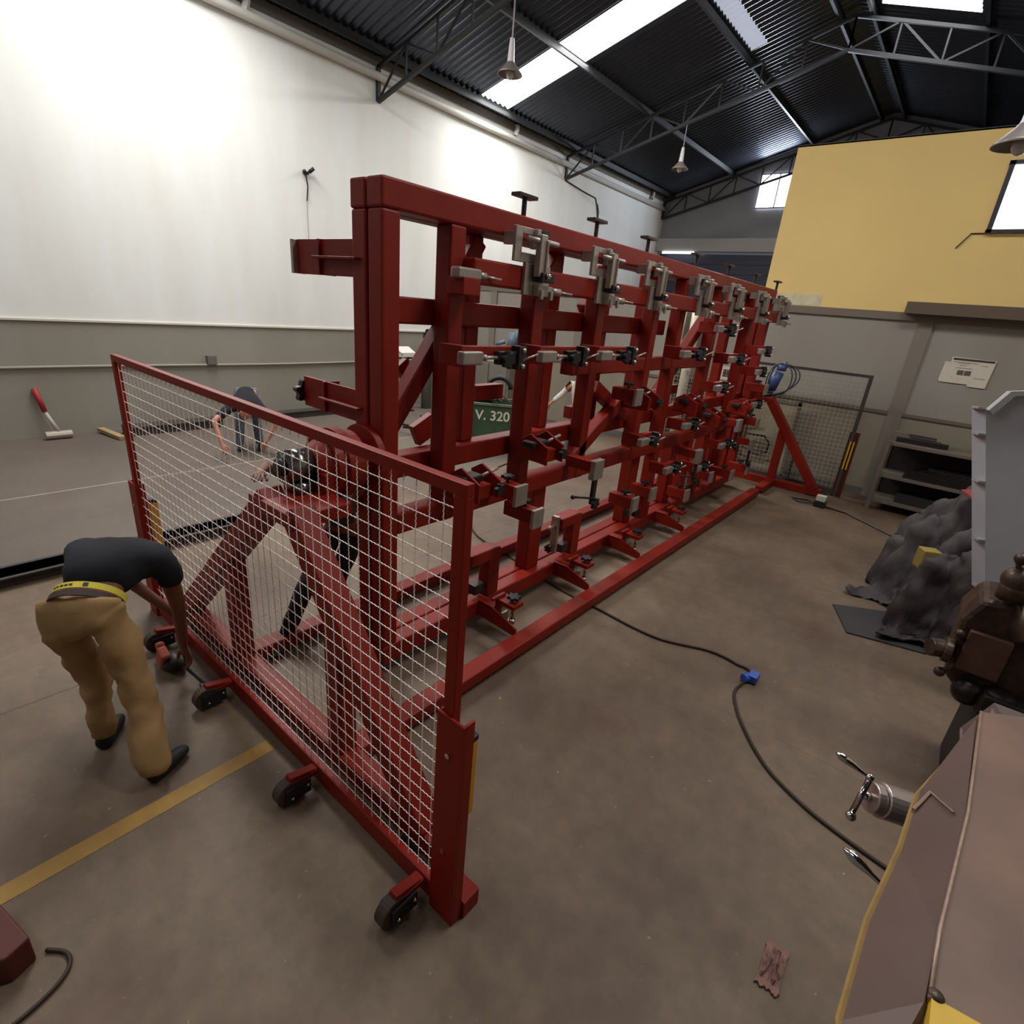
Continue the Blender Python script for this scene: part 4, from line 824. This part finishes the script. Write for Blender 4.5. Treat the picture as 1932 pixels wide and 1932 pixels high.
# worker 1: navy shirt, khaki trousers, bending to the bottom rail of the fence
def worker1():
    hip = V3(-3.2, .5, .9); ck = V3(-3.34, .62, 1.01)
    hl, hr = V3(-3.3, .4, .86), V3(-3.1, .58, .86)
    kl, kr = V3(-3.3, .5, .47), V3(-2.98, .62, .48)
    al, ar = V3(-3.22, .47, .09), V3(-2.77, .58, .09)
    tl, tr = V3(-3.3, .53, .05), V3(-2.8, .65, .05)
    chest = V3(-3.52, .75, 1.06); neck = V3(-3.6, .95, .95)
    sr, sl = V3(-3.36, .95, .99), V3(-3.74, .66, 1.03)
    er, el = V3(-3.4, 1.0, .64), V3(-3.84, .85, .72)
    wr, wl_ = V3(-3.5, 1.02, .3), V3(-3.66, 1.06, .42)
    head = V3(-3.8, .99, .78)
    N = [(*hip, .11, .1), (*ck, .13, .1), (*chest, .12, .09), (*neck, .055), (*(neck.lerp(head, .5)), .075), (*head, .095, .1),
         (*hl, .08), (*kl, .055), (*al, .042), (*tl, .03, .025), (*hr, .08), (*kr, .055), (*ar, .042), (*tr, .03, .025),
         (*sr, .065), (*er, .046), (*wr, .03), (*sl, .065), (*el, .044), (*wl_, .029)]
    E_ = [(0, 1), (1, 2), (2, 3), (3, 4), (4, 5), (0, 6), (6, 7), (7, 8), (8, 9), (0, 10), (10, 11), (11, 12), (12, 13), (2, 14), (14, 15), (15, 16), (2, 17), (17, 18), (18, 19)]
    h, he = hand('h', wr + V3(-.005, .005, -.02), (.15, .1, -1), (1, .3, 0), SKIN, None, 1.05, .45); merge(N, E_, h, he, 16)
    h, he = hand('h', wl_ + V3(.0, .01, -.02), (.3, .25, -1), (1, -.2, 0), SKIN, None, 1.0, .55); merge(N, E_, h, he, 19)
    # waistline: trousers end on the plane through the belt
    wst = hip.lerp(ck, .35)
    TN = [(*wst, .165, .135), (*(hip + V3(.01, -.01, -.05)), .155, .14), (*hl, .112, .11), (*(hl.lerp(kl, .5)), .096), (*kl, .083), (*(kl.lerp(al, .5)), .074), (*(al + V3(0, 0, .05)), .078), (*(al + V3(0, 0, -.03)), .074),
          (*hr, .115, .11), (*(hr.lerp(kr, .5)), .1), (*kr, .088), (*(kr.lerp(ar, .5)), .084), (*(ar + V3(0, 0, .06)), .092), (*(ar + V3(0, 0, -.03)), .088)]
    TE = [(0, 1), (1, 2), (2, 3), (3, 4), (4, 5), (5, 6), (6, 7), (1, 8), (8, 9), (9, 10), (10, 11), (11, 12), (12, 13)]
    hs = hip.lerp(ck, .42)
    SN = [(*hs, .182, .145), (*ck.lerp(chest, .35), .19, .155), (*chest, .21, .175), (*neck.lerp(chest, .35), .12, .1), (*neck, .065), (*sr, .088), (*(sr.lerp(er, .3)), .078), (*(sr.lerp(er, .5)), .07), (*sl, .088), (*(sl.lerp(el, .5)), .07)]
    SE = [(0, 1), (1, 2), (2, 3), (3, 4), (2, 5), (5, 6), (6, 7), (2, 8), (8, 9)]
    o = person('worker in navy shirt and khaki trousers bending down at the fence bottom', (hip.x, hip.y, 0), (N, E_, SKIN),
               [('trousers', KHAKI, TN, TE, .075), ('shirt', NAVY, SN, SE, .035)])
    # belt and yellow waistband as rings around the waist
    ax = (ck - hip).normalized(); side = (hr - hl).normalized(); side = (side - ax * side.dot(ax)).normalized(); fw = ax.cross(side)
    def ring(c, a_, b_, h_, nm, mt, t=.006):
        mb = MB(); n = 40; vs = []
        for i in range(n):
            th = 2 * math.pi * i / n; q = side * math.cos(th) * a_ + fw * math.sin(th) * b_
            qo = side * math.cos(th) * (a_ + t) + fw * math.sin(th) * (b_ + t)
            vs += [c + q - ax * h_ / 2, c + qo - ax * h_ / 2, c + qo + ax * h_ / 2, c + q + ax * h_ / 2]
        fs = [(4 * i + k, 4 * i + (k + 1) % 4, 4 * ((i + 1) % n) + (k + 1) % 4, 4 * ((i + 1) % n) + k) for i in range(n) for k in range(4)]
        mb.add(vs, fs); return part(mb, nm, mt, o, smooth=False)
    ring(hip.lerp(ck, .2), .168, .138, .034, 'belt', LEATHER, .008)
    ring(hip.lerp(ck, .42), .166, .136, .036, 'yellow_waistband', mat('yellow_band', (222, 204, 66), .7), .006)
    wc = hip.lerp(ck, .42)
    for th0, th1, hh in ((-78, -70, .022), (-100, -94, .012), (-108, -102, .012), (-117, -110, .012), (-126, -120, .012), (-135, -128, .012)):
        mk = MB(); n_ = 3; vs = []
        for i in range(n_ + 1):
            th = math.radians(th0 + (th1 - th0) * i / n_)
            q = side * math.cos(th) * .1735 + fw * math.sin(th) * .1435; vs += [wc + q - ax * hh / 2, wc + q + ax * hh / 2]
        mk.add(vs, [(2 * i, 2 * i + 2, 2 * i + 3, 2 * i + 1) for i in range(n_)]); part(mk, 'printed_mark', INK, o)
    for nm, a_, t_ in (('shoe', al, tl), ('shoe', ar, tr)):
        dd = (t_ - a_); dd.z = 0; dd.normalize()
        b0 = V3(a_.x, a_.y, .04) - dd * .05
        skinned(nm, SHOE, [(*b0, .05, .045), (*(b0 + dd * .1), .052, .052), (*(b0 + dd * .2), .048, .036), (*(b0 + dd * .26), .03, .026)], chain(4), o, 2)
    skinned('hair', HAIR, [(*(head + V3(-.0, .0, .03)), .098, .1), (*(head + V3(-.02, .03, -.02)), .1, .1)], [(0, 1)], o, 2)
    f = head + V3(.02, .08, -.08)
    part(MB().sph(f, .016).sph(f + V3(.03, .0, .04), .009).sph(f + V3(-.03, -.01, .04), .009), 'face_features', SKIN, o, smooth=True)
    return o
worker1()
# tools at his hands
tag(MB().cyl((-3.5, 1.0, .14), (-3.32, 1.06, .05), .014, 8).bb(-3.34, -3.26, 1.03, 1.09, .02, .06).build('hand_tool', BLACK), 'black hand wrench held under the bottom rail by the bending worker', 'tool')
o = thing('pink_work_glove', 'pink and black work glove lying on the floor in front of the bending worker', 'glove', (-3.75, .98, 0))
part(MB().box((-3.72, .95, .1), (.1, .06, .16), Matrix.Rotation(.5, 3, 'Y')).box((-3.84, .98, .08), (.07, .05, .13), Matrix.Rotation(-.5, 3, 'Y')), 'red_cuff', mat('coral_cloth', (186, 92, 78), .8), o, bevel=.015)
part(MB().sph((-3.68, 1.0, .07), .09, 12, 8, (1.2, .8, .7)), 'black_palm', BLACK, o, smooth=True)

def standing(label, foot, face, col_shirt, col_trs, skin, height=1.7, bend=0., arms=None, shoe=SHOE, hairm=HAIR, long_sleeve=False, feet=None):
    """generic worker: face = horizontal facing angle (deg), bend = torso pitch forward (deg), arms = two (elbow, wrist) pairs or None"""
    k = height / 1.75; fa = math.radians(face); f = V3(math.cos(fa), math.sin(fa), 0); r = V3(f.y, -f.x, 0); b = math.radians(bend)
    g = V3(foot[0], foot[1], 0); up = (V3(0, 0, 1) * math.cos(b) + f * math.sin(b))
    hip = g + V3(0, 0, .9 * k) - f * .25 * math.sin(b) * k
    ch = hip + up * .38 * k; nk = hip + up * .54 * k; hdir = (up * 1 + f * .25).normalized(); hd = nk + hdir * .17 * k
    fl_, fr_ = feet if feet else (g - r * .14 * k, g + r * .14 * k)
    L = [V3(fl_[0], fl_[1], .08), V3(fr_[0], fr_[1], .08)]
    N = [(*hip, .12 * k, .1 * k), (*hip.lerp(ch, .5), .115 * k, .09 * k), (*ch, .14 * k, .1 * k), (*nk, .05 * k), (*nk.lerp(hd, .55), .07 * k, .075 * k), (*hd, .085 * k, .098 * k), (*(hd + hdir * .06 * k), .07 * k, .08 * k)]
    E_ = [(0, 1), (1, 2), (2, 3), (3, 4), (4, 5), (5, 6)]
    TN = [(*(hip + up * .08 * k), .14 * k, .115 * k), (*hip, .14 * k, .12 * k)]; TE = [(0, 1)]
    SN = [(*(hip + up * .03 * k), .15 * k, .12 * k), (*hip.lerp(ch, .5), .14 * k, .115 * k), (*ch, .165 * k, .125 * k), (*nk, .065 * k)]; SE = [(0, 1), (1, 2), (2, 3)]
    shoes = []
    for s_, a in ((-1, L[0]), (1, L[1])):
        hj = hip + r * s_ * .09 * k - V3(0, 0, .05 * k); kn = hj.lerp(a, .52) + f * (.03 + .1 * math.sin(b)) * k
        i = len(N); N += [(*hj, .085 * k), (*kn, .055 * k), (*a, .038 * k)]; E_ += [(0, i), (i, i + 1), (i + 1, i + 2)]
        i = len(TN); TN += [(*hj, .1 * k), (*kn, .075 * k), (*(a + V3(0, 0, .03)), .062 * k), (*(a + V3(0, 0, -.01)), .06 * k)]; TE += [(1, i), (i, i + 1), (i + 1, i + 2), (i + 2, i + 3)]
        shoes.append((a, f))
    for s_, aw in zip((-1, 1), arms or (None, None)):
        sh = nk - up * .05 * k + r * s_ * .18 * k
        if aw: el, wr = V3(*aw[0]), V3(*aw[1])
        else: el = sh + V3(0, 0, -.28 * k) + r * s_ * .03; wr = el + V3(0, 0, -.24 * k) + f * .05
        i = len(N); N += [(*sh, .058 * k), (*el, .042 * k), (*wr, .028 * k)]; E_ += [(2, i), (i, i + 1), (i + 1, i + 2)]
        h, he = hand('h', wr + (wr - el).normalized() * .015, (wr - el), r, skin, None, k, .35); merge(N, E_, h, he, i + 2)
        i = len(SN)
        if long_sleeve: SN += [(*sh, .078 * k), (*el, .06 * k), (*el.lerp(wr, .85), .045 * k)]; SE += [(2, i), (i, i + 1), (i + 1, i + 2)]
        else: SN += [(*sh, .078 * k), (*sh.lerp(el, .8), .062 * k)]; SE += [(2, i), (i, i + 1)]
    o_ = person(label, (g.x, g.y, 0), (N, E_, skin), [('trousers', col_trs, TN, TE, .015), ('shirt', col_shirt, SN, SE, .015)])
    for a, ff in shoes:
        b0 = V3(a.x, a.y, .04) - ff * .04
        skinned('shoe', shoe, [(*b0, .042, .036), (*(b0 + ff * .1), .043, .036), (*(b0 + ff * .2), .04, .028), (*(b0 + ff * .235), .028, .02)], chain(4), o_, 2)
    skinned('hair', hairm, [(*(hd + hdir * .045 * k - f * .02), .088 * k, .1 * k), (*(hd - f * .03), .088 * k, .095 * k)], [(0, 1)], o_, 2)
    fc = hd + (f - up * .3 * math.sin(b)).normalized() * .095 * k
    part(MB().sph(fc - hdir * .01, .014, 10, 6).sph(fc + r * .03 + hdir * .02, .009, 8, 6).sph(fc - r * .03 + hdir * .02, .009, 8, 6).sph(fc - hdir * .045, .012, 8, 5, (1.5, 1.5, .5)).sph(hd + r * .09 * k, .02, 8, 6).sph(hd - r * .09 * k, .02, 8, 6), 'face_features', skin, o_, smooth=True)
    return o_
# worker 2: bending far back near the left wall, arms hanging
standing('worker in dark shirt bent over beyond the fence with both arms hanging', (-8.8, 4.0), -28, NAVY, BLUEJ, SKIN2, 1.86, 112,
         (((-8.15, 4.15, .55), (-8.2, 4.0, .28)), ((-8.5, 3.35, .6), (-8.3, 3.35, .3))), hairm=mat('grey_cap', (120, 122, 126), .8))
# worker 3: black trousers, reaching to the gear motor behind the near stand
standing('worker in black trousers reaching to the motor behind the near A-frame', (-3.35, 2.12), -60, GCLOTH, BTROUS, SKIN, 1.7, 32,
         (((-2.95, 2.0, 1.2), (-2.8, 1.92, 1.4)), ((-3.7, 1.78, 1.37), (-3.42, 1.6, 1.42))), feet=((-3.62, 2.25), (-3.4, 1.68)))
# worker 4: white shirt standing beyond the rig
standing('person in white long sleeved shirt and blue jeans standing beyond the rig', (-5.35, 8.55), -60, WHITE, BLUEJ, SKIN2, 1.72, 12,
         (((-5.12, 8.3, 1.2), (-5.1, 8.1, 1.0)), ((-5.62, 8.42, 1.2), (-5.78, 8.25, .98))), long_sleeve=True)
tag(MB().box((-5.05, 8.1, 1.38), (.3, .02, .2), Matrix.Rotation(.3, 3, 'Z')).build('paper_sheet', PAPER), 'white paper sheet held by the person in the white shirt', 'paper')
